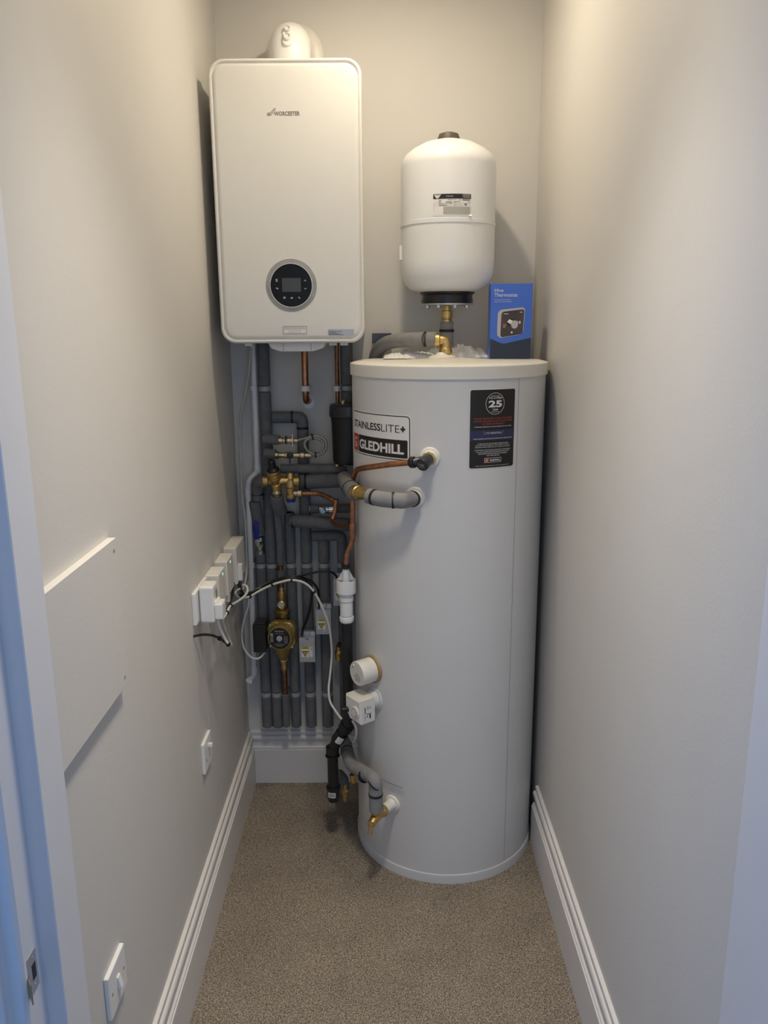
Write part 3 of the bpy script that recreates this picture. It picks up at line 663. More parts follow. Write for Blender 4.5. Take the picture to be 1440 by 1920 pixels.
# --- horizontal lagged pipes
YH = 2.515
pipe('lagged_pipe', 'topmost long horizontal grey lagged pipe beside the black valve knob', [path([(526, 879, YH), (650, 878, YH)])], rad(17.5, 880, YH), core=path([(524, 879, YH), (652, 878, YH)]), core_mt='clip')
pa = at(560, 903, YH); pb = at(635, 903, YH)
pipe('lagged_pipe', 'lagged cold feed from the brass relief valve that bends forward to the cylinder side',
     [[pa, at(573, 903, YH)], [at(573.5, 903, YH), at(646, 900, YH)], [at(645, 897, YH+.015), at(646, 898, 2.37), at(655, 914, 2.21), at(664, 923, 2.135)]], (rad(23, 903, YH)+.004), 'lag',
     core=[pa, at(646, 899, YH), at(646, 898, 2.37), at(655, 914, 2.21), at(664, 923, 2.135), at(672, 925, 2.11)], core_mt='brass', core_r=.012,
     bands=[(at(573, 903, YH), X_), (at(658, 917, 2.185), (at(664, 923, 2.135)-at(655, 914, 2.21)))], fr=.045)
pipe('lagged_pipe', 'horizontal grey lagged pipe behind the chrome lever valve', [path([(582, 954, 2.54), (657, 953, 2.54)])], rad(17, 954, 2.54), core=path([(580, 954, 2.54), (659, 953, 2.54)]), core_mt='clip')
pipe('lagged_pipe', 'thick horizontal grey lagged pipe below the copper relief pipe', [[at(546, 976, 2.53), at(575, 978, 2.51), at(655, 984, 2.51)]], rad(24, 980, 2.52), core=[at(546, 976, 2.53), at(657, 984, 2.51)], core_mt='clip', bands=[(at(549, 977, 2.528), X_)])

# lag at the cylinder inlet
t_in = cpnt(aIN, zIN, .05)
P = [cpnt(aIN, zIN, .018), at(754, 939, 2.012), at(716, 936, 2.03), at(690, 929.5, 2.06)]
pipe('lagged_pipe', 'pale grey lagged elbow joining the brass coupling to the side of the cylinder', [[P[0], P[1], P[2], P[3]]], rad(30, 935, 2.02), 'lagl', core=[cpnt(aIN, zIN, -.002), P[1], P[2], P[3], at(686, 928, 2.07)], core_mt='copper',
     bands=[(at(702, 932.5, 2.045), P[2]-P[3]), (cpnt(aIN, zIN, .024), cn(aIN)), (at(737, 938, 2.02), X_)], fr=.006)
t = thing('brass_coupling', at(675, 922, 2.10), 'brass compression coupling between two lagged lengths beside the cylinder', 'pipe fitting')
a1 = at(665, 921.5, 2.12); a2 = at(692, 928.5, 2.058); d = (a2-a1); L = d.length
MB().lathe(a1, d, [(.012, 0), (.0185, .002), (.0185, L*.25), (.016, L*.28), (.016, L*.36), (.0185, L*.40), (.0185, L*.52), (.0155, L*.6), (.0145, L*.95)], 28).build('coupling_body', M['brass'], t)

# --- cylinder top pipe
zl = at(838, 640, CY).z; ex = at(836, 637, CY).x
pipe('lagged_pipe', 'bent grey lagged pipe lying over the cylinder lid towards the boiler', [[at(819, 636, CY), at(797, 636, 2.33)], [at(796.5, 636, 2.33), at(755, 637, 2.38), at(720, 643, 2.46), at(703, 664, 2.53), at(699, 720, 2.548)]], rad(27, 637, CY), 'lagl',
     core=[at(826, 636, CY), at(797, 636, 2.33), at(755, 637, 2.38), at(720, 643, 2.46), at(703, 664, 2.53), at(699, 740, 2.548)], core_mt='copper', bands=[(at(797, 636, 2.33), X_)], fr=.05)
t = thing('brass_elbow', (ex, CY, 1.51), 'brass compression elbow on top of the cylinder lid', 'pipe fitting')
mb = MB().tube(fillet([(ex-.022, CY, zl+.003), (ex, CY, zl+.003), (ex, CY, zl-.022)], .012), .0135, 24)
mb.build('elbow_body', M['brass'], t)
MB().lathe((ex-.034, CY, zl+.003), X_, [(.015, 0), (.019, .003), (.019, .014), (.016, .017)], 12).build('nut', M['brass'], t)
MB().lathe((ex, CY, zl-.036), Z_, [(.015, 0), (.0185, .003), (.0185, .014), (.016, .018)], 12).build('nut', M['brass'], t)
MB().lathe((ex, CY, 1.51), Z_, [(.011, 0), (.011, zl-.03-1.51)], 20).build('riser', M['copper'], t)
# vessel connection
t = thing('vessel_connection', (vx, vy, 1.53), 'brass union and short lagged drop under the white expansion vessel', 'pipe fitting')
zu = zb2-.008; z6 = at(841, 603, vy).z
MB().lathe((vx, vy, z6-.004), Z_, [(.0135, 0), (.0165, .004), (.0165, (zu-z6)*.2), (.0145, (zu-z6)*.24), (.0145, (zu-z6)*.3), (.0175, (zu-z6)*.33), (.0175, (zu-z6)*.75), (.013, (zu-z6)*.8), (.013, zu-z6+.004)], 24).build('union', M['brass'], t)
z7 = at(841, 620, vy).z
MB().tube([(vx, vy, z6), (vx, vy, 1.52)], rad(25, 620, vy), 24, soft=.003).build('lagging', M['lagl'], t)
MB().lathe((vx, vy, z7), Z_, [(.0205, -.004), (.0222, -.0035), (.0222, .0035), (.0205, .004)], 24).build('tape_band', M['tape'], t)
tag(MB().box(at(716, 634, 2.575), (.06, .045, .03), bev=.001).build('wall_bracket', M['dark']), 'small dark grey bracket on the back wall behind the bent lagging', 'bracket')

# --- white overflow pipe at left
YO = 2.545
t = thing('condensate_pipe', at(476, 1275, YO), 'white plastic waste pipe stepping sideways down the left corner', 'pipe')
rO = rad(10.8, 900, YO)
MB().tube(fillet([at(473, 640, YO), at(483, 886, YO), at(468, 897, YO-.01), at(465.5, 915, YO-.01), at(476.5, 1268, YO-.01), at(464, 1277, YO-.01)], .018), rO, 20).build('waste_tube', M['pvcw'], t)
for a1, a2 in ((at(482.6, 872, YO), at(483, 886, YO)), (at(465.2, 915, YO-.01), at(466, 933, YO-.01)), (at(476.2, 1248, YO-.01), at(476.6, 1262, YO-.01)), (at(474, 1277, YO-.01), at(467, 1277, YO-.01))):
    MB().tube([a1, a2], rO+.0018, 20).build('socket_collar', M['pvcw'], t)
clip(475.6, 728, YO, rO, 'white clip holding the waste pipe just below the boiler', mt='pvcw')
clip(470.5, 1060, YO-.01, rO, 'white clip holding the waste pipe beside the wall boxes', mt='pvcw')
# --- bare copper pipes beneath the boiler
YC = 2.52; xc = (vx_(571, 670, YC)+vx_(573.5, 745, YC))/2
t = thing('copper_pipe', (xc, YC, zat(752, YC)), 'thick bare copper pipe from the boiler centre into the back wall', 'pipe')
MB().tube(fillet([(xc, YC, BZ0+.02), (xc, YC, zat(752, YC)), (xc, 2.60, zat(752, YC)-.006)], .03, 10), rad(12.5, 700, YC), 20).build('tube', M['copper'], t)
MB().lathe((xc, YC, zat(741, YC)), Z_, [(.0108, 0), (.0118, .0008), (.0108, .0016)], 20).build('solder_ring', M['chrome'], t)
tag(MB().lathe((xc+.001, 2.60, zat(755, 2.59)), (0, -1, 0), [(.0225, 0), (.0225, .003), (.0185, .0045), (.0175, .002)], 32).build('wall_escutcheon', M['white']), 'round white cover ring where the thick copper pipe enters the wall', 'pipe cover')
clip(573, 728.5, YC, rad(12.5, 700, YC)+.003, 'white clip around the thick bare copper pipe', h=.017, mt='pvcw')
xc2 = vx_(631.5, 700, YC)
tag(MB().tube([(xc2, YC+.02, BZ0+.02), (xc2, YC+.02, zat(765, YC))], rad(8, 700, YC), 16).build('copper_pipe', M['copperd']), 'thin bare copper pipe dropping from the boiler to the black filter', 'pipe')
clip(631.5, 728.5, YC+.02, rad(8, 700, YC)+.002, 'small white clip on the thin bare copper pipe', mt='pvcw')
xr = vx_(650, 700, YW)
pipe('lagged_pipe', 'grey lagged pipe dropping from the boiler right side behind the black filter', split(xr, BZ0+.02, zat(757), [ZCU]), rad(23, 700, YW), core=[V(xr, YW, BZ0+.01), V(xr, YW, zat(760))], core_mt='clip')
clipw(xr, ZCU, rad(23, 700, YW)*.93, 'grey plastic clip on the lagged pipe above the black filter')

# --- magnetic filter
YM = 2.492; xm = at(655, 800, YM).x
t = thing('magnetic_filter', (xm, YM, zat(868, YM)), 'black canister system filter partly hidden behind the cylinder', 'filter')
za, zb_, zc2 = zat(757, YM), zat(782, YM), zat(868, YM)
MB().lathe((xm, YM, 0), Z_, [(.050, zc2), (.053, zc2+.010), (.056, zb_-.02), (.058, zb_)], 40).build('canister', M['black'], t)
MB().lathe((xm, YM, 0), Z_, [(.057, zb_), (.061, zb_+.002), (.0625, zb_+.008), (.061, za-.006), (.056, za), (.012, za+.002)], 40).build('screw_cap', M['dark'], t)
MB().lathe((xm-.018, YM, za), Z_, [(.008, 0), (.008, .008), (.004, .012)], 12).build('bleed_screw', M['brassp'], t)
MB().lathe(at(632.5, 868, 2.50), Z_, [(.006, -.012), (.009, -.010), (.009, .004), (.006, .012)], 12).build('drain_screw', M['brass'], t)
MB().lathe(at(649, 871, 2.46), (0, -1, 0), [(.007, -.02), (.007, .004), (.004, .008)], 12).build('side_screw', M['chrome'], t)

# --- filling loop
YFl = 2.50
t = thing('filling_loop', at(560, 826, YFl), 'braided steel filling loop with two small black-levered brass valves', 'filling loop')
def fitting(mb, a1, a2, prof, seg=16):
    d_ = a2-a1; mb.lathe(a1, d_, [(r_, f_*d_.length) for r_, f_ in prof], seg)
v1 = MB(); a1, a2 = at(522, 826, YFl), at(558, 826, YFl)
fitting(v1, a1, a2, [(.008, 0), (.0115, .03), (.0115, .22), (.008, .24), (.008, .40), (.010, .42), (.010, .62), (.0095, .64), (.0125, .66), (.0125, .80), (.008, .83), (.008, 1)])
va = v1.build('upper_valve', M['brassp'], t)
MB().box(at(536, 825, YFl-.012), (.006, .010, .026), bev=.001).build('lever', M['black'], va)
MB().box(at(548.5, 826, YFl-.008), (.004, .004, .038), bev=.001).build('wing_tab', M['steel'], va)
v2 = MB(); b1, b2 = at(516, 853.5, YFl), at(586, 853.5, YFl)
fitting(v2, b1, b2, [(.008, 0), (.0125, .01), (.0125, .08), (.0085, .10), (.0085, .26), (.0105, .28), (.0105, .48), (.0085, .50), (.0085, .66), (.012, .68), (.012, .78), (.009, .80), (.009, 1)])
vb = v2.build('lower_valve', M['brassp'], t)
pk = at(543.5, 853.5, YFl-.010)
MB().lathe(pk, (0, -1, 0), [(.010, 0), (.010, .008), (.007, .010)], 20).build('lever_hub', M['black'], vb)
MB().box(pk+V(0, -.006, -.013), (.005, .006, .022), bev=.001).build('lever', M['black'], vb)
H = [(556, 826), (570, 822.5), (584, 818.5), (598, 818), (608, 824), (612, 834), (609, 845), (601, 852.5), (588, 851.5), (576, 844), (571, 833), (576, 824), (588, 821), (600, 824), (606.5, 833), (604.5, 843), (598, 850.5), (583, 854)]
mb = MB().tube(spline([at(x, y, YFl-.016*math.sin(min(1, i/6)*PI/2)+.0006*i) for i, (x, y) in enumerate(H)], 5), rad(5.2, 830, YFl), 12)
hs2 = mb.build('braided_hose', M['braid'], t)
for px, py, dr in ((586, 819, (1, 0, .25)), (592, 853, (1, 0, 0))):
    MB().lathe(at(px, py, YFl-.012), dr, [(.0095, -.0018), (.0105, -.0015), (.0105, .0015), (.0095, .0018)], 16).build('cable_tie', M['tape'], hs2)
pipe('lagged_pipe', 'short grey lagged stub feeding the upper valve of the filling loop', [[at(493, 824, YFl+.01), at(523, 824.5, YFl)]], rad(19, 826, YFl), core=[at(493, 824, YFl+.01), at(524, 826, YFl)], core_mt='brass')
pipe('lagged_pipe', 'short grey lagged stub feeding the lower valve of the filling loop', [[at(496, 849, YFl+.01), at(517, 852, YFl)]], rad(19, 850, YFl), core=[at(496, 849, YFl+.01), at(518, 853, YFl)], core_mt='brass')

# --- pressure reducing valve
YP = 2.47
t = thing('pressure_reducing_valve', at(516, 905, YP), 'brass pressure reducing valve with a tilted ribbed body and black knob', 'valve')
ax = (at(509, 868, YP-.03)-at(518.5, 912, YP)).normalized(); b0 = at(518.5, 912, YP)
def along(f_): return b0+ax*f_
Lk = (at(509, 868, YP-.03)-b0).length
MB().lathe(b0-ax*.012, ax, [(.010, 0), (.0165, .006), (.0165, .020), (.013, .024), (.0155, .032), (.0195, .040), (.0195, .046), (.0185, .047), (.0205, .050), (.0205, .056), (.019, .057), (.021, .060), (.0215, .068), (.020, .071)], 32).build('bonnet', M['brass'], t)
MB().lathe(b0+ax*.058, ax, [(.0200, 0), (.0200, .006), (.016, .010), (.0125, .012), (.0115, .034), (.008, .038)], 28).build('adjusting_knob', M['black'], t)
MB().lathe(at(492, 902, YP), at(545, 901, YP)-at(492, 902, YP), [(.011, 0), (.016, .003), (.016, .018), (.012, .021), (.0135, .030), (.0165, .045), (.0135, .060), (.011, .085)], 24).build('inlet_body', M['brass'], t)
MB().lathe(at(519, 926, YP+.01), Z_, [(.016, 0), (.0165, .002), (.0165, .008), (.014, .012), (.012, .02)], 24).build('outlet_nut', M['brassp'], t)
# lagged elbow at its left, joining main
t2 = pipe('lagged_pipe', 'grey lagged riser above the stop valve turning right into the brass reducing valve', [[V(xP1-.006, YW-.03, zat(935)), V(xP1, YW, zv0+.012)], [at(497, 903, YP), at(482, 903, YP+.02), at(482.5, 922, YP+.045), at(483.5, 936, YP+.055)]], rad(22, 905, YP+.04), core=[V(xP1, YW, zat(980)), V(xP1, YW, zv0+.002)], core_mt='clip', fr=.02)
MB().lathe(at(483.5, 926, YP+.048), Z_, [(.0185, -.003), (.0208, -.0025), (.0208, .0025), (.0185, .003)], 24).build('tape_band', M['tape'], t2)
pipe('lagged_pipe', 'bulging grey lagging wrapped under the reducing valve outlet', [[at(519, 930, YP+.01), at(520, 945, YP+.02), at(527, 958, YP+.05)]], .0215, core=[at(519, 926, YP+.01), at(520, 945, YP+.02)], core_mt='brassp', fr=.02)

# --- expansion relief valve with blue cap
YR = 2.475
t = thing('relief_valve', at(546, 935, YR), 'brass relief valve with a blue cap underneath and a copper outlet', 'valve')
zr0, zr1 = zat(934, YR), zat(886, YR); xr_ = at(545, 910, YR).x; hh = zr1-zr0
MB().lathe((xr_, YR, zr0), Z_, [(.014, 0), (.0165, .004), (.0165, hh*.16), (.013, hh*.2), (.014, hh*.4), (.0185, hh*.46), (.0185, hh*.74), (.015, hh*.78), (.015, hh*.9), (.011, hh)], 28).build('valve_body', M['brass'], t)
MB().lathe((xr_, YR, zr0-.011), Z_, [(.012, 0), (.014, .002), (.014, .012)], 24).build('blue_cap', M['blueh'], t)
MB().lathe(at(549, 925, YR), X_, [(.010, 0), (.010, .014), (.0125, .016), (.0125, .028), (.009, .031)], 16).build('outlet_nut', M['brassp'], t)
MB().lathe(at(550, 902, YR), X_, [(.013, 0), (.0155, .003), (.0155, .018), (.012, .022)], 16).build('feed_nut', M['brass'], t)

# --- copper discharge pipework
rC = .0077; YT = 2.225
t = thing('discharge_pipe', at(661, 985, YT), 'bare copper discharge pipe curving from the cylinder relief valve to the white tundish', 'pipe')
MB().tube(fillet([at(774, 867, 2.015), at(738, 870, 2.045), at(692, 876, 2.115), at(668, 880, 2.20), at(661, 900, YT), at(661.5, 985, YT), at(662.5, 1013, YT), at(650, 1038, YT), at(649, 1062, YT)], .022, 8), rC, 18).build('main_run', M['copper'], t)
MB().lathe(at(661.5, 1004, YT), Z_, [(.0092, 0), (.0098, .002), (.0098, .034), (.0092, .036)], 20).build('tee_socket', M['copper'], t)
t = thing('discharge_pipe', at(625, 950, YR), 'bare copper branch from the brass relief valve joining the discharge pipe', 'pipe')
MB().tube(fillet([at(565, 925, YR), at(598, 925, YR-.01), at(611, 930, YR-.03), at(630, 941, YR-.06), at(628, 962, YR-.07), at(622, 977, YR-.08), at(633, 985, 2.34), at(658, 987, YT+.01)], .016, 6), .0075, 16).build('branch_run', M['copper'], t)
MB().lathe(at(630, 942, YR-.06), Z_, [(.0088, -.008), (.0092, 0), (.0088, .010)], 16).build('elbow_socket', M['copper'], t)

# --- chrome lever valve
t = thing('lever_valve', at(612, 955, 2.50), 'small chrome isolating valve in front of the horizontal lagging', 'valve')
MB().lathe(at(598, 955, 2.50), X_, [(.009, 0), (.013, .003), (.013, .012), (.0095, .014), (.0105, .02), (.0105, .03), (.013, .032), (.013, .046), (.008, .048)], 16).build('valve_body', M['chrome'], t)
MB().lathe(at(606, 957, 2.495), (0, -1, 0), [(.011, -.005), (.011, .010), (.007, .013)], 20).build('spindle', M['chrome'], t)
# --- stop valve with blue lever
t = thing('stop_valve', (xP1, YW, zv), 'nickel stop valve with a long upright blue lever on the left pipe', 'valve')
hv = zv0-zv
MB().lathe((xP1, YW, zv-.004), Z_, [(.0125, 0), (.0165, .003), (.0165, .014), (.013, .017), (.0165, hv*.45), (.0165, hv*.6), (.013, hv*.75), (.016, hv*.8), (.016, hv), (.012, hv+.004)], 20).build('valve_body', M['chrome'], t)
lv = V(xP1-.006, YW-.03, 0); zl0, zl1 = zat(1012), zat(972)
MB().lathe((xP1, YW-.010, zat(1016)), (0, -1, 0), [(.009, 0), (.009, .018), (.006, .024)], 16).build('spindle', M['chrome'], t)
MB().box((xP1-.003, YW-.030, (zl0+zat(1002))/2), (.013, .004, abs(zat(1002)-zl0)+.012), bev=.001).build('lever_shank', M['chrome'], t)
hd = MB().box((xP1-.004, YW-.031, (zat(1006)+zl1)/2), (.0155, .008, zl1-zat(1006)), bev=.003).build('lever_grip', M['blueh'], t)

# ------------------------------------------------------------------ circulation pump
YPu = 2.50
pc = at(524, 1197, 2.44)
t = thing('circulation_pump', (pc.x, YW, pc.z), 'bronze-coloured circulation pump with a round black nameplate', 'pump')
fdir = V(-.10, -1, .06).normalized(); px_, py_, pn = frame(fdir)
pl = []
for k in range(40):
    a2 = 2*PI*k/40; r_ = .0475
    c4 = max(abs(math.cos(a2+PI/4)), abs(math.sin(a2+PI/4)))
    r_ = .0445 + .010*max(0, (c4-.82)/.18)
    pl.append((r_*math.cos(a2), r_*math.sin(a2)))
base = pc-pn*.055
bp_ = MB().prism(pl, base, px_, py_, pn, .030, .003).build('stator_housing', M['bronze'], t)
MB().lathe(base+pn*.028, pn, [(.0445, 0), (.043, .016), (.0395, .024), (.0385, .027)], 48).build('motor_can', M['bronze'], t)
for sx, sy in ((1, 1), (-1, 1), (1, -1), (-1, -1)):
    MB().lathe(base+px_*.036*sx+py_*.036*sy+pn*.029, pn, [(.004, 0), (.004, .003)], 6).build('bolt', M['steel'], bp_)
npo = base+pn*.0552
npl = MB().lathe(npo, pn, [(.0355, 0), (.0355, .0012)], 48).build('nameplate', M['labk'], t)
fnp = flat(npo+pn*.0014, -px_ if px_.x < 0 else px_, py_, .0004)
mb = MB(); sgn = 1
U_ = V(1, 0, 0)-pn*pn.x; U_.normalize(); Vn = pn.cross(U_); Vn = Vn if Vn.z > 0 else -Vn
fnp = lambda u, v: npo+pn*.0018+U_*u+Vn*v
mb.text('GRUNDFOS', fnp, -.016, .016, .0225, .0265, .03); mb.text('UPS2 25-60 130', fnp, -.011, .011, .0175, .0195)
mb.patch(fnp, -.018, .018, .0150, .0156, 0, 1)
for k in range(6): mb.patch(fnp, -.030, -.020, .008-.004*k, .0098-.004*k, 0, 1); mb.patch(fnp, .014, .028, .007-.0038*k, .0078-.0038*k, 0, 1)
mb.patch(fnp, -.029, -.021, .010, .017, 0, 1)
for k in range(3): mb.patch(fnp, -.018+.004*k, .018-.004*k, -.019-.0035*k, -.0182-.0035*k, 0, 1)
mb.text('6', fnp, .020, .024, -.017, -.010); mb.patch(fnp, -.004, .004, -.0125, -.0118, 0, 1)
mb.build('plate_print', M['greyp'], npl)
MB().lathe(npo+pn*.001, pn, [(.0095, 0), (.0095, .0015), (.008, .002)], 24).build('vent_screw', M['silverl'], npl)
# terminal box at left
tb = at(489, 1207, 2.47)
tbo = MB().box((tb.x, 2.475, (zat(1170, 2.45)+zat(1222, 2.45))/2), (.042, .060, zat(1170, 2.45)-zat(1222, 2.45)), bev=.004).build('terminal_box', M['black'], t)
MB().box((tb.x+.002, 2.475, zat(1169, 2.45)), (.034, .048, .008), bev=.002).build('terminal_cover', M['dark'], tbo)
zc_ = zat(1170, 2.45)
# volute and unions in line with the narrow pipe
ff0 = V(xP3, YP3, 0)
zA, zB_ = zat(1163, YP3), zat(1232, YP3)
MB().tube([V(xP3, YP3-.004, zA), V(xP3, YP3-.018, (zA+zB_)/2+.028), V(xP3, YP3-.020, (zA+zB_)/2), V(xP3, YP3-.012, (zA+zB_)/2-.030), V(xP3, YP3-.004, zB_)], [.020, .034, .036, .030, .016], 28).build('volute', M['bronze'], t)
zf = zat(1150, YP3)
MB().lathe((xP3, YP3, zf-.014), Z_, [(.014, 0), (.024, .003), (.025, .010), (.021, .012), (.021, .015), (.0265, .018), (.0265, .027), (.020, .031), (.0125, .033)], 8).build('union_nut', M['brass'], t)
zg = zat(1131, YP3)
iv = MB().lathe((xP3, YP3, zg-.020), Z_, [(.012, 0), (.014, .006), (.016, .016), (.016, .026), (.012, .034), (.0135, .040), (.0145, .046), (.0145, .060), (.010, .064), (.0085, .078)], 24).build('isolating_valve', M['brass'], t)
MB().lathe((xP3-.001, YP3-.008, zg), (0, -1, .1), [(.014, 0), (.014, .012), (.0105, .014), (.0105, .010)], 24).build('spindle', M['brassp'], iv)
zg2 = zat(1232, YP3)
iv = MB().lathe((xP3, YP3, zat(1247, YP3)), Z_, [(.009, -.018), (.0125, -.014), (.0140, -.004), (.0115, .002), (.0135, .012), (.0135, .026), (.016, .036)], 20).build('isolating_valve', M['brass'], t)
MB().lathe((xP3+.001, YP3-.008, zg2), (0, -1, .1), [(.0135, 0), (.0135, .012), (.0105, .014), (.0100, .008), (.004, .008)], 24).build('spindle', M['brassp'], iv)

# ------------------------------------------------------------------ motorised valve heads
def valve_box(x0, x1, y0, y1, Y, label, xp, sticker2=True, cable=True):
    a1 = at(x0, y0, Y); a2 = at(x1, y1, Y); cx_, cz_ = (a1.x+a2.x)/2, (a1.z+a2.z)/2; w_, h_ = a2.x-a1.x, a1.z-a2.z
    t = thing('motorised_valve', (cx_, 2.53, a2.z), label, 'valve')
    hb = MB().box((cx_, Y+.02, cz_), (w_, .04, h_), bev=.0012).build('metal_cover', M['steel'], t)
    MB().box((cx_, Y+.038, a1.z+.004), (w_*.98, .020, .014), bev=.002).build('base_block', M['steel'], t)
    MB().box((cx_+w_*.12, Y+.02, a1.z+.010), (.005, .012, .016), bev=.001).build('manual_lever', M['steel'], t)
    MB().lathe((xp, YW-.005, cz_-.02), Z_, [(.015, 0), (.019, .004), (.019, .036), (.015, .04)], 16).build('valve_body', M['brass'], t)
    f = flat((cx_, Y, cz_), (1, 0, 0), (0, 0, 1), .0005)
    MB().patch(f, -w_*.38, w_*.12, -h_*.29, h_*.14, 0, 1).build('white_sticker', M['paper'], hb)
    f2 = flat((cx_, Y, cz_), (1, 0, 0), (0, 0, 1), .0009); f3 = flat((cx_, Y, cz_), (1, 0, 0), (0, 0, 1), .0013); f5 = flat((cx_, Y, cz_), (1, 0, 0), (0, 0, 1), .0017)
    mb = MB().patch(f2, -w_*.38, w_*.12, h_*.04, h_*.15, 0, 1); mb.poly(f3, [(-w_*.29, -.006*1), (w_*.04, -.006), (-w_*.125, -h_*.23)])
    mb.build('warning_sticker', M['yellow'], hb)
    mb = MB().poly(f2, [(-w_*.36, -.0035), (w_*.10, -.0035), (-w_*.13, -h_*.275)])
    xx, zz = -w_*.125, -h_*.10
    line(mb, f5, (xx+.002, zz+.005), (xx-.0015, zz), .0012); line(mb, f5, (xx-.0015, zz), (xx+.0015, zz+.0005), .0012); line(mb, f5, (xx+.0015, zz+.0005), (xx-.0008, zz-.006), .0012)
    mb.text('CAUTION', f3, -w_*.30, w_*.04, h_*.065, h_*.115, .02)
    if sticker2: mb.patch(f3, w_*.26, w_*.29, -h_*.02, h_*.12, 0, 1)
    mb.build('warning_print', M['ink'], hb)
    if sticker2: MB().patch(f2, w_*.16, w_*.34, -h_*.28, h_*.14, 0, 1).build('side_sticker', M['paper'], hb)
    MB().lathe((cx_+.001, Y, cz_-h_*.40), (0, -1, 0), [(.0042, 0), (.0036, .0016), (.001, .002)], 14).build('screw', M['chrome'], hb)
    MB().patch(f2, -.006, .006, h_*.44, h_*.46, 0, 1).build('slot', M['ink'], hb)
    return t
valve_box(560.5, 591.5, 1196, 1241.5, 2.475, 'lower steel motorised valve head with two stickers on its front', xP5)
valve_box(591.5, 621.5, 1144, 1189.5, 2.475, 'middle steel motorised valve head behind the white cable', xP6, False)
valve_box(624.5, 655, 1086, 1136, 2.475, 'upper steel motorised valve head hidden behind the tundish', xP7, False)
# brass drain valve on right pipe
t = thing('drain_valve', at(635, 1221, YW-.02), 'small brass valve with a dark round port on the rightmost lagged pipe', 'valve')
MB().lathe(at(635.5, 1238, YW-.02), Z_, [(.009, 0), (.0125, .003), (.0125, .022), (.0145, .024), (.0145, .032), (.010, .036), (.010, .050), (.008, .056)], 18).build('valve_body', M['brass'], t)
MB().lathe(at(636, 1210, YW-.034), (0, -1, 0), [(.0075, -.01), (.0075, .004), (.004, .0045)], 16).build('side_port', M['ink'], t)

# ------------------------------------------------------------------ tundish and black waste pipe
tx = at(648.7, 1090, YT).x
def zt_(py): return at(649, py, YT).z
t = thing('tundish', (tx, YT, zt_(1166)), 'white plastic tundish under the copper discharge pipe', 'tundish')
MB().lathe((tx, YT, zt_(1066)), Z_, [(.011, 0), (.0125, .001), (.0125, .005), (.0118, .006), (.0125, .007), (.0125, zt_(1058)-zt_(1066)), (.008, zt_(1058)-zt_(1066)+.001)], 24).build('inlet_nut', M['black'], t)
mb = MB().tube([(tx, YT, zt_(1066)), (tx, YT, zt_(1072)), (tx, YT-.002, zt_(1090))], [.0095, .0098, .011], 20)
z1_, z2_ = zt_(1070), zt_(1086)
for sx in (-1, 1): mb.prism([(0, z1_), (.009*sx, z1_), (.022*sx, z2_), (.022*sx, z2_-.006), (0, z2_-.006)], (tx, YT+.008, 0), (1, 0, 0), (0, 0, 1), (0, 1, 0), .004)
mb.build('inlet_spout', M['white'], t)
zc0, zc1 = zt_(1112), zt_(1086)
MB().lathe((tx, YT, 0), Z_, [(.019, zc0-.006), (.0275, zc0+.001), (.0285, zc0+.004), (.0285, zc1-.002), (.0275, zc1), (.0265, zc1-.002), (.0250, zc0+.006), (.012, zc0)], 48).build('open_cup', M['white'], t)
MB().lathe((tx, YT, 0), Z_, [(.0185, zt_(1121)), (.0185, zc0-.001)], 32).build('neck', M['pvcw'], t)
MB().lathe((tx, YT, 0), Z_, [(.0185, zt_(1153)), (.0190, zt_(1152)), (.0190, zt_(1127)), (.0215, zt_(1125)), (.0215, zt_(1119)), (.019, zt_(1117.5))], 40).build('tail_socket', M['white'], t)
MB().lathe((tx, YT, 0), Z_, [(.0175, zt_(1166)), (.0205, zt_(1164)), (.0215, zt_(1161)), (.0215, zt_(1156)), (.0195, zt_(1154))], 40).build('compression_ring', M['white'], t)
t = thing('waste_pipe', (tx, YT, zt_(1500)), 'black plastic waste pipe running down from the tundish and ending above the carpet', 'pipe')
xk = at(624, 1440, 2.24).x; zk1, zk2 = at(640, 1352, YT).z, at(627, 1395, 2.24).z
ptb = [V(tx, YT, zt_(1163)), V(tx, YT, zt_(1340)), V(tx-.002, YT, zt_(1358)), V(xk, 2.245, at(626, 1402, 2.245).z), V(xk, 2.245, at(624, 1500, 2.245).z)]
MB().tube(fillet(ptb, .035), .0168, 28).build('tube', M['black'], t)
def ring(t, p_, d_, r_, l_): return MB().lathe(Vector(p_)-Vector(d_).normalized()*l_/2, d_, [(r_-.002, 0), (r_, .001), (r_, l_-.001), (r_-.002, l_)], 28).build('socket_collar', M['black'], t)
dd = ptb[3]-ptb[2]
ring(t, ptb[2]+dd*.12, dd, .0225, .020); s1 = ring(t, ptb[2]+dd*.52, dd, .0205, .034)
ring(t, (xk, 2.245, at(624, 1406, 2.245).z), Z_, .0205, .024); ring(t, (xk, 2.245, at(624, 1416, 2.245).z), Z_, .0225, .006)
ze = at(624, 1476, 2.245).z
ring(t, (xk, 2.245, ze), Z_, .0225, .010)
el_ = MB().tube(fillet([V(xk, 2.245, ze), V(xk, 2.245, ze-.035), V(xk-.002, 2.275, ze-.047)], .02), .0200, 28, soft=.004).build('end_elbow', M['black'], t)
f = lambda u, v: V(xk, 2.245, 0)+V(math.sin(u/.0204-.15), -math.cos(u/.0204-.15), 0)*.0206+V(0, 0, v)
zs_ = at(624, 1492, 2.225).z
ls = MB().patch(f, -.015, .011, zs_-.009, zs_+.009, .003, 8).build('barcode_sticker', M['paper'], el_)
f2 = lambda u, v: V(xk, 2.245, 0)+V(math.sin(u/.0204-.15), -math.cos(u/.0204-.15), 0)*.0210+V(0, 0, v)
mb = MB()
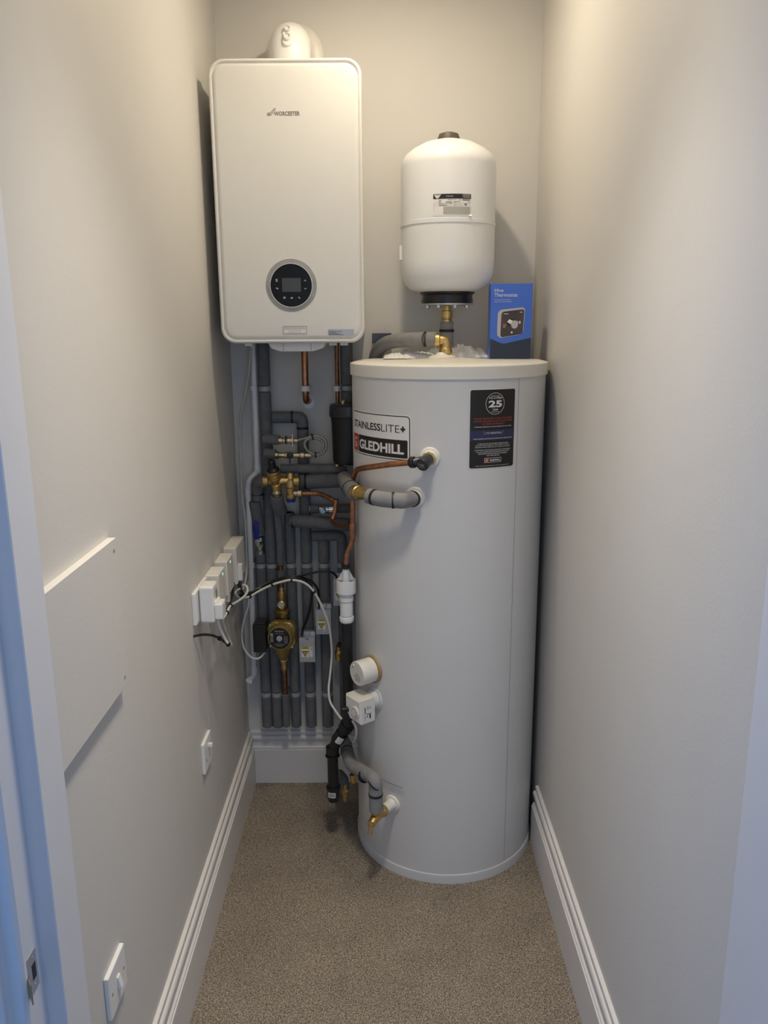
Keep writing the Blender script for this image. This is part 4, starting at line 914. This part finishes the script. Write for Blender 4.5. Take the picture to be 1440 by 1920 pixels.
for k in range(9): mb.patch(f2, -.011+.0022*k, -.011+.0022*k+(.0012 if k % 3 else .0007), zs_-.006, zs_+.006, 0, 1)
mb.build('barcode_print', M['ink'], ls)
# torn sticker on the elbow
dn = dd.normalized(); q0 = ptb[2]+dd*.52; sx = V(0, -1, 0); sy = dn; sxx = (sx-dn*sx.dot(dn)).normalized(); sz = dn.cross(sxx)
def f6(u, v): a2 = u/.0208; return q0+(sxx*math.cos(a2)+sz*math.sin(a2))*.0211+dn*v
MB().patch(f6, -.013, .009, -.013, .012, .003, 10).build('torn_sticker', M['scratch'], s1)

# ------------------------------------------------------------------ lower cylinder pipework
P = [at(648, 1388, 2.36), at(650, 1408, 2.29), at(659, 1434, 2.17), at(704, 1461, 2.035), at(705, 1521, 2.035)]
t = pipe('lagged_pipe', 'thick grey lagged pipe bending down to the brass drain tap at the cylinder foot', [P], rad(26, 1470, 2.04), 'lagl', core=[at(647, 1380, 2.42), P[0], P[1], P[2], P[3], at(705, 1526, 2.035)], core_mt='brass', core_r=.013,
     bands=[(at(650.5, 1409, 2.285), P[1]-P[0]), (at(684, 1454.5, 2.085), P[3]-P[2]), (at(704.5, 1489, 2.035), Z_)], fr=.020)
MB().lathe(at(704, 1468.5, 2.035), (.5, -.25, .8), [(.0205, -.0015), (.0228, -.001), (.0228, .001), (.0205, .0015)], 24).build('tape_band', M['tape'], t)
t = thing('drain_tap', at(705, 1530, 2.03), 'brass drain tap with a hanging spout at the foot of the cylinder', 'drain tap')
n = cn(aDR); c0 = cpnt(aDR, zDR, .012); j = at(706, 1529, 2.04); c1 = at(697, 1545, 2.015)
MB().tube([c0, c0+(j-c0)*.45], [.016, .0155], 24).build('inlet_spigot', M['cream'], t)
mb = MB(); d = j-c0
mb.lathe(c0+d*.40, d, [(.0135, 0), (.0175, .004), (.0175, .014), (.014, .017), (.0155, .03)], 20)
mb.tube([c0+d*.6, j, c1], [.0145, .0150, .0115], 20)
mb.tube([j+V(0, 0, .022), j], [.0165, .0155], 20)
mb.build('tap_body', M['brass'], t)
MB().lathe(c1+V(0, .004, 0), (-.25, -1, .1), [(.0115, -.006), (.0125, .002), (.0110, .008), (.006, .010)], 20).build('spindle', M['brass'], t)
MB().tube([c1, c1+V(-.002, -.002, -.014), c1+V(-.005, -.004, -.030)], [.0085, .0072, .0078], 16).build('hose_spout', M['brassp'], t)
t = thing('drain_tap', at(646, 1480, 2.30), 'small brass drain tap hanging behind the black waste pipe', 'drain tap')
MB().tube(fillet([at(636, 1452, 2.42), at(644, 1462, 2.33), at(646, 1479, 2.31)], .02), .0175, 20, soft=.003).build('lagging', M['lag'], t)
MB().tube([at(646, 1470, 2.31), at(647, 1485, 2.305), at(647.5, 1502, 2.30)], [.010, .009, .0062], 16).build('hose_spout', M['brass'], t)
MB().lathe(at(649, 1483, 2.30), (.3, -1, 0), [(.007, -.004), (.007, .006), (.004, .008)], 14).build('spindle', M['brass'], t)
t = thing('service_valve', at(662, 1460, 2.27), 'yellowish brass valve tucked behind the lower lagged bend', 'valve')
MB().tube([at(661, 1452, 2.22), at(663, 1466, 2.22)], .010, 14).build('valve_body', M['brass'], t)
# temperature relief valve
t = thing('temperature_relief_valve', cpnt(aTP, zTP, .02), 'relief valve with a ridged black cap on the upper cylinder', 'valve')
n = cn(aTP); c0 = cpnt(aTP, zTP, .010)
MB().lathe(c0, n, [(.0165, 0), (.0185, .003), (.0185, .010), (.014, .012)], 8).build('brass_nut', M['brass'], t)
kd = (n*.8-V(0, 0, .25)-ct(aTP)*.25).normalized()
MB().lathe(c0+n*.010, kd, [(.014, 0), (.0150, .012), (.013, .014), (.0165, .017), (.0175, .022), (.0175, .036), (.015, .039)], 28).build('black_cap', M['dark'], t)
MB().tube([c0+n*.024, at(773, 867, 2.015)], [.011, .0115], 20).build('outlet_arm', M['dark'], t)
p_ = at(773.5, 867, 2.015); d = (at(777, 866.7, 2.012)-at(770, 867.3, 2.02)).normalized()
MB().lathe(p_-d*.006, d, [(.0135, 0), (.0150, .002), (.0150, .012), (.013, .014)], 12).build('outlet_nut', M['black'], t)
ko = c0+n*.010+kd*.0392; kx, ky, kz = frame(kd); kU = kx if kx.x > 0 else -kx; kV = ky if ky.z > 0 else -ky
fk = lambda u, v: ko+kU*u+kV*v+kd*.0003
mb = MB().text('7 bar', fk, -.009, .009, -.002, .004, .02); mb.patch(fk, -.008, .008, -.006, -.005, 0, 1); mb.build('cap_print', M['greyp'], t)

# ------------------------------------------------------------------ thermostat carton
by = 2.322; q0 = at(918.2, 674.6, by); x0, x1 = q0.x, at(993, 674.6, by).x; zb0 = 1.5046; hB = at(960, 531.5, by).z-zb0
wB = x1-x0+.0025
t = thing('thermostat_carton', (x0+wB/2, by+.03, zb0), 'blue upright thermostat carton standing on the cylinder lid', 'box')
bfr = (V(1, -.02, 0).normalized(), V(.02, 1, 0).normalized(), V(0, 0, 1))
bc = V(x0+wB/2, by+.030, zb0+hB/2)
MB().box(bc, (wB, .060, hB), bfr, bev=.0012).build('carton', M['bluebox'], t)
bo = bc-bfr[1]*.030-bfr[0]*(wB/2); bo.z = zb0
fb = flat(bo, bfr[0], V(0, 0, 1), .0004)
MB().poly(fb, [(.0008, .0008), (wB-.0008, .0008), (wB-.0008, .0585), (wB*.5, .046), (wB*.385, .043), (wB*.32, .0425), (wB*.25, .0445), (.0008, .057)]).build('navy_base_print', M['navybox'], t)
MB().box(bc+V(0, 0, -hB/2+.0285)+bfr[0]*(wB/2), (.0006, .0585, .056), bfr).build('navy_side_print', M['navybox'], t)
f2 = flat(bo, bfr[0], V(0, 0, 1), .0007)
def BU(zx, zy): return ((zx-118)/ (978-118)*wB, (1742-zy)/(1742-130)*hB)   # zoomed reading of the printed face
def bt(mb, s_, x0_, x1_, y0_, y1_, bold=0, f_=f2): a_ = BU(x0_, y1_); c_ = BU(x1_, y0_); mb.text(s_, f_, a_[0], c_[0], a_[1], c_[1], bold)
mb = MB(); bt(mb, 'Hive', 195, 375, 238, 305, .0); bt(mb, 'Thermostat', 190, 670, 330, 408, .0)
bt(mb, 'Control your heating & hot', 195, 530, 460, 486); bt(mb, 'water from your smartphone', 195, 560, 502, 528)
mb.build('title_print', M['paper'], t)
def BP(mb, pts, f_): mb.poly(f_, [BU(*p_) for p_ in pts])
def rpoly(P_, r=.16, n=5):
    out = []; k = len(P_)
    for i in range(k):
        a_, b2, c_ = V(*P_[i-1], 0), V(*P_[i], 0), V(*P_[(i+1) % k], 0); s_ = b2+(a_-b2)*r; e_ = b2+(c_-b2)*r
        for q in range(n+1): tt = q/n; v = s_*(1-tt)**2+b2*2*tt*(1-tt)+e_*tt*tt; out.append((v.x, v.y))
    return out
f3_, f4_, f5_ = (flat(bo, bfr[0], V(0, 0, 1), o_) for o_ in (.0009, .0012, .0015))
mb = MB(); BP(mb, rpoly([(270, 690), (800, 632), (835, 690), (805, 1210), (340, 1290), (262, 1235)], .2), f2); dv = mb.build('printed_device', M['photog'], t)
mb = MB(); BP(mb, rpoly([(345, 730), (822, 672), (795, 1205), (332, 1278)], .13), f3_); mb.build('printed_screen', M['photo'], dv)
mb = MB(); mb.ring(f4_, *BU(535, 950), 0, .0105); mb.build('printed_knob_side', M['ink'], dv)
mb = MB(); mb.ring(f5_, *BU(622, 1000), 0, .0098, 1, 1.15); mb.build('printed_knob_face', M['photog'], dv)
mb = MB(); mb.poly(f5_, [BU(*p_) for p_ in ((465, 945), (510, 885), (585, 920), (545, 995))]); bt(mb, '18', 680, 750, 925, 985, .02, f4_)
bt(mb, 'HEAT', 385, 440, 1048, 1062, .02, f4_); mb.patch(f4_, *[q for q in (BU(552, 0)[0], BU(585, 0)[0])], BU(0, 1190)[1], BU(0, 1150)[1], 0, 1)
mb.patch(f4_, BU(395, 0)[0], BU(490, 0)[0], BU(0, 778)[1], BU(0, 766)[1], 0, 1); mb.patch(f4_, BU(725, 0)[0], BU(780, 0)[0], BU(0, 745)[1], BU(0, 730)[1], 0, 1)
mb.build('printed_icons', M['paper'], dv)
mb = MB(); bt(mb, '20', 378, 448, 985, 1035, .01, f4_); mb.build('printed_temperature', M['orange'], dv)

# ------------------------------------------------------------------ crumpled bag on the lid
def bagmesh(x0, x1, y0, y1, hmax, seed, nx=60, ny=26):
    mb = MB(); vs = []; fs = []
    for side in (0, 1):
        for i in range(nx+1):
            for j_ in range(ny+1):
                u, v = i/nx, j_/ny
                env = (math.sin(PI*u)**.35)*(math.sin(PI*v)**.5)
                q = V(u*9+seed, v*4, seed)
                nz_ = noise.noise(q)*.5+abs(noise.noise(q*2.3))*.55+.35*abs(noise.noise(q*5))
                x = x0+(x1-x0)*u+.006*noise.noise(V(seed, v*5, 3)); y = y0+(y1-y0)*v+.010*noise.noise(V(u*8, seed, 1))
                z = 1.5062+(hmax*env*(.45+.9*max(0, nz_+.25)) if side else .0005)
                vs.append(V(x, y, z))
    N = (nx+1)*(ny+1)
    for s_ in (0, 1):
        for i in range(nx):
            for j_ in range(ny):
                a_ = s_*N+i*(ny+1)+j_; fs.append([a_, a_+ny+1, a_+ny+2, a_+1])
    return mb.add(vs, fs)
xb0, xb1 = at(719, 665, 2.37).x, at(918, 665, 2.42).x
t = thing('plastic_bag', ((xb0+xb1)/2, 2.40, 1.508), 'crumpled translucent plastic bag lying on the cylinder lid', 'bag')
bagmesh(xb0, at(822, 665, 2.38).x, 2.345, 2.43, .019, 3.1).build('left_fold', M['bag'], t, 50, fix=False)
bagmesh(at(800, 665, 2.38).x, xb1-.006, 2.375, 2.50, .034, 7.7).build('right_fold', M['bag'], t, 50, fix=False)
mb = MB()
for px, py in ((888, 651), (893, 655), (760, 659)):
    p_ = at(px, py, 2.40); f = flat(p_, (1, .1, .1), (0, .3, 1), .004); mb.ring(f, 0, 0, .0028, .0040, 1, .8)
mb.build('printed_symbol', M['inkg'], t)

# ------------------------------------------------------------------ wall electrics (left wall)
def wbox(name, y0, y1, z0, z1, th, label, cat, mt='cream', bev=.004):
    t = thing(name, (XL, (y0+y1)/2, z0), label, cat)
    o = MB().box((XL+th/2, (y0+y1)/2, (z0+z1)/2), (th, y1-y0, z1-z0), bev=bev, seg=3).build('cover', M[mt], t)
    return t, o
t, o = wbox('wiring_centre', 2.318, 2.462, .835, .951, .039, 'farthest and largest cream wall box, with slotted vents and a small flap', 'junction box')
f = flat((XL+.039, 2.39, .89), (0, 1, 0), (0, 0, 1), .0005); mb = MB()
for k in range(6): line(mb, f, (-.03+.008*(k % 2), -.03+.010*k), (.045, .0+.010*k), .0012)
mb.build('vent_slots', M['paper'], o)
MB().box((XL+.044, 2.345, .868), (.014, .02, .050), bev=.001).build('terminal_flap', M['white'], o)
t, o = wbox('receiver_box', 2.185, 2.276, .845, .948, .037, 'middle cream receiver box with a green light, behind the nearest one', 'control box')
MB().box((XL+.0372, 2.232, .934), (.001, .004, .006)).build('indicator', M['led'], o)
t, o = wbox('receiver_box', 2.059, 2.145, .845, .947, .038, 'nearest cream receiver box with a green light, behind the plug adaptor', 'control box')
MB().box((XL+.0382, 2.115, .934), (.001, .004, .006)).build('indicator', M['led'], o)
t, o = wbox('socket_outlet', 1.905, 2.051, .863, .947, .010, 'white double wall socket under the plug adaptor', 'socket', 'white', .003)
t, o = wbox('plug_adaptor', 1.945, 2.005, .860, .938, .012, 'rounded white plug-in timer adaptor on the wall socket', 'adaptor', 'white', .004)
q = at(386, 1118, 1.925)
ya = 1.938; a1, a2 = atx(374, 1090, XL+.010), atx(399, 1090, XL+.050)
bpos = V(XL+.030, ya+.035, .903)
MB().box((XL+.031, 1.962, .9075), (.037, .056, .098), bev=.007, seg=4).build('housing', M['white'], t)
MB().box((XL+.0498, 1.968, .925), (.0008, .014, .028), bev=.0003).build('slot_ring', M['gap'], t)
t, o = wbox('mains_plug', 1.94, 1.98, .875, .915, .012, 'small white mains plug pushed into the adaptor', 'plug', 'white', .003)
o.location = V(.046, 0, 0)
o2 = MB().box((XL+.060, 1.957, .889), (.021, .046, .042), bev=.005, seg=3).build('plug_body', M['white'], t)
MB().box((XL+.070, 1.957, .889), (.002, .020, .028), bev=.001).build('grip', M['casing2'], o2)

def cable(label, pts, r, mt, ties=(), name='cable', n=6):
    """pts: (px, py, Y)"""
    t = thing(name, at(*pts[0]), label, 'cable')
    P_ = spline([at(*p_) for p_ in pts], n)
    MB().tube(P_, r, 10).build('sheath', M[mt], t)
    for i in ties:
        k = i*n; d_ = P_[min(k+1, len(P_)-1)]-P_[k-1]
        MB().lathe(P_[k]-d_.normalized()*.003, d_, [(r+.0004, 0), (r+.003, .0005), (r+.003, .0055), (r+.0004, .006)], 12).build('cable_tie', M['tape'], t)
    return t
YE = 2.40
cable('white cable arching from the wall boxes over the pump to the black elbow', [(452, 1122, 2.33), (468, 1118.5, 2.36), (488, 1107, YE), (510.6, 1096.3, YE), (528, 1091, YE), (546.8, 1087.5, YE), (571, 1093, YE), (589, 1110, YE), (605, 1140.6, YE), (617, 1175, YE), (622, 1221, YE), (619.3, 1261.5, 2.37), (616.3, 1291.7, 2.34), (619.3, 1316, 2.30), (631.4, 1336, 2.27), (641, 1349, 2.25)], .0036, 'cablew', ties=(1, 3, 5, 7))
cable('thick black cable running under the white cable to the lower valve head', [(448, 1119, 2.35), (468, 1114.5, 2.38), (488, 1103, 2.42), (510, 1092.5, 2.42), (546, 1083.5, 2.42), (572, 1089, 2.43), (584, 1104, 2.44), (583, 1130, 2.45), (576, 1160, 2.46), (568, 1180, 2.485), (565, 1200, 2.50)], .0046, 'black')
cable('black cable running behind the white arch to the middle valve head', [(450, 1116, 2.36), (470, 1111, 2.40), (510, 1089, 2.44), (548, 1081, 2.445), (580, 1088, 2.45), (595, 1104, 2.455), (598, 1125, 2.48), (598, 1150, 2.50)], .0040, 'black')
cable('black cable crossing the pipes to the valve head behind the tundish', [(549, 1083.5, 2.44), (570, 1078, 2.44), (595, 1072.5, 2.44), (615, 1071.5, 2.44), (628, 1077, 2.45), (634, 1090, 2.48)], .0036, 'black')
cable('thin white cable looping down into the pump terminal box', [(467, 1121, 2.37), (465, 1138, 2.38), (457, 1165, 2.40), (453.5, 1192, 2.42), (458, 1216, 2.43), (472, 1233, 2.44), (486, 1234, 2.45), (497, 1223, 2.46)], .0032, 'cablew')
cable('cream cable hanging from the boiler down the left corner', [(470, 655, 2.50), (467.5, 692, 2.52), (461, 730, 2.53), (452, 774, 2.54), (449.5, 814, 2.55), (451.5, 866, 2.55), (454.5, 933, 2.54), (459.5, 972, 2.53), (462, 1041, 2.50), (462, 1076, 2.46), (458, 1098, 2.42), (452, 1110, 2.38)], .0036, 'cabley')
cable('second thinner cream cable beside the first in the left corner', [(467, 1000, 2.57), (466, 1041, 2.56), (466, 1080, 2.54), (464, 1100, 2.50), (458, 1112, 2.42)], .0026, 'cabley')
cable('white cable looping back from the boxes to the mains plug', [(455, 1097, 2.34), (462, 1099, 2.33), (464, 1109, 2.31), (455, 1121, 2.27), (440, 1131, 2.20), (432, 1136, 2.14), (425, 1149, 2.08), (418, 1160, 2.03)], .0036, 'cablew', ties=(5, 6))
cable('white flex dropping from the mains plug to the black clip', [(409, 1156, 1.955), (409, 1166, 1.96), (413, 1180, 1.97), (421, 1197, 1.985), (427, 1206, 1.99)], .0034, 'cablew')
cable('second white flex hanging beside the mains plug', [(414, 1157, 1.99), (417, 1165, 2.0), (423, 1182, 2.02), (428, 1196, 2.04), (434, 1209, 2.05)], .0034, 'cabley')
cable('short black cable poking out of the left wall below the socket', [(364, 1193, 1.900), (375, 1190.5, 1.915), (388, 1190, 1.93), (400, 1192, 1.95), (412, 1197, 1.97), (420, 1203, 1.99), (428, 1208, 2.0)], .0034, 'black', ties=(4, 6))
cable('black cable under the wiring box curling to the bundle', [(438, 1092, 2.30), (436, 1108, 2.28), (434, 1122, 2.24), (430, 1134, 2.18), (425, 1144, 2.14)], .0038, 'black')
cable('black cable bundle joining the wiring box to the arch', [(446, 1090, 2.34), (451, 1104, 2.34), (456, 1114, 2.35), (466, 1119, 2.38)], .0050, 'black')
cable('grey cable curled beneath the wiring box', [(450, 1104, 2.31), (443, 1108, 2.30), (442, 1114, 2.29), (449, 1121, 2.30), (460, 1123, 2.33)], .0034, 'clip')
tag(MB().box(at(428, 1121, 2.20), (.010, .012, .022), bev=.002).build('cable_connector', M['cream']), 'small cream cable connector hanging by the nearest boxes', 'connector')
cable('white cable looping from the thermostat housing behind the black elbow', [(661, 1352, 2.20), (667, 1362, 2.18), (668, 1376, 2.19), (663, 1391, 2.22), (655, 1380, 2.25), (650, 1365, 2.25)], .0036, 'cablew')
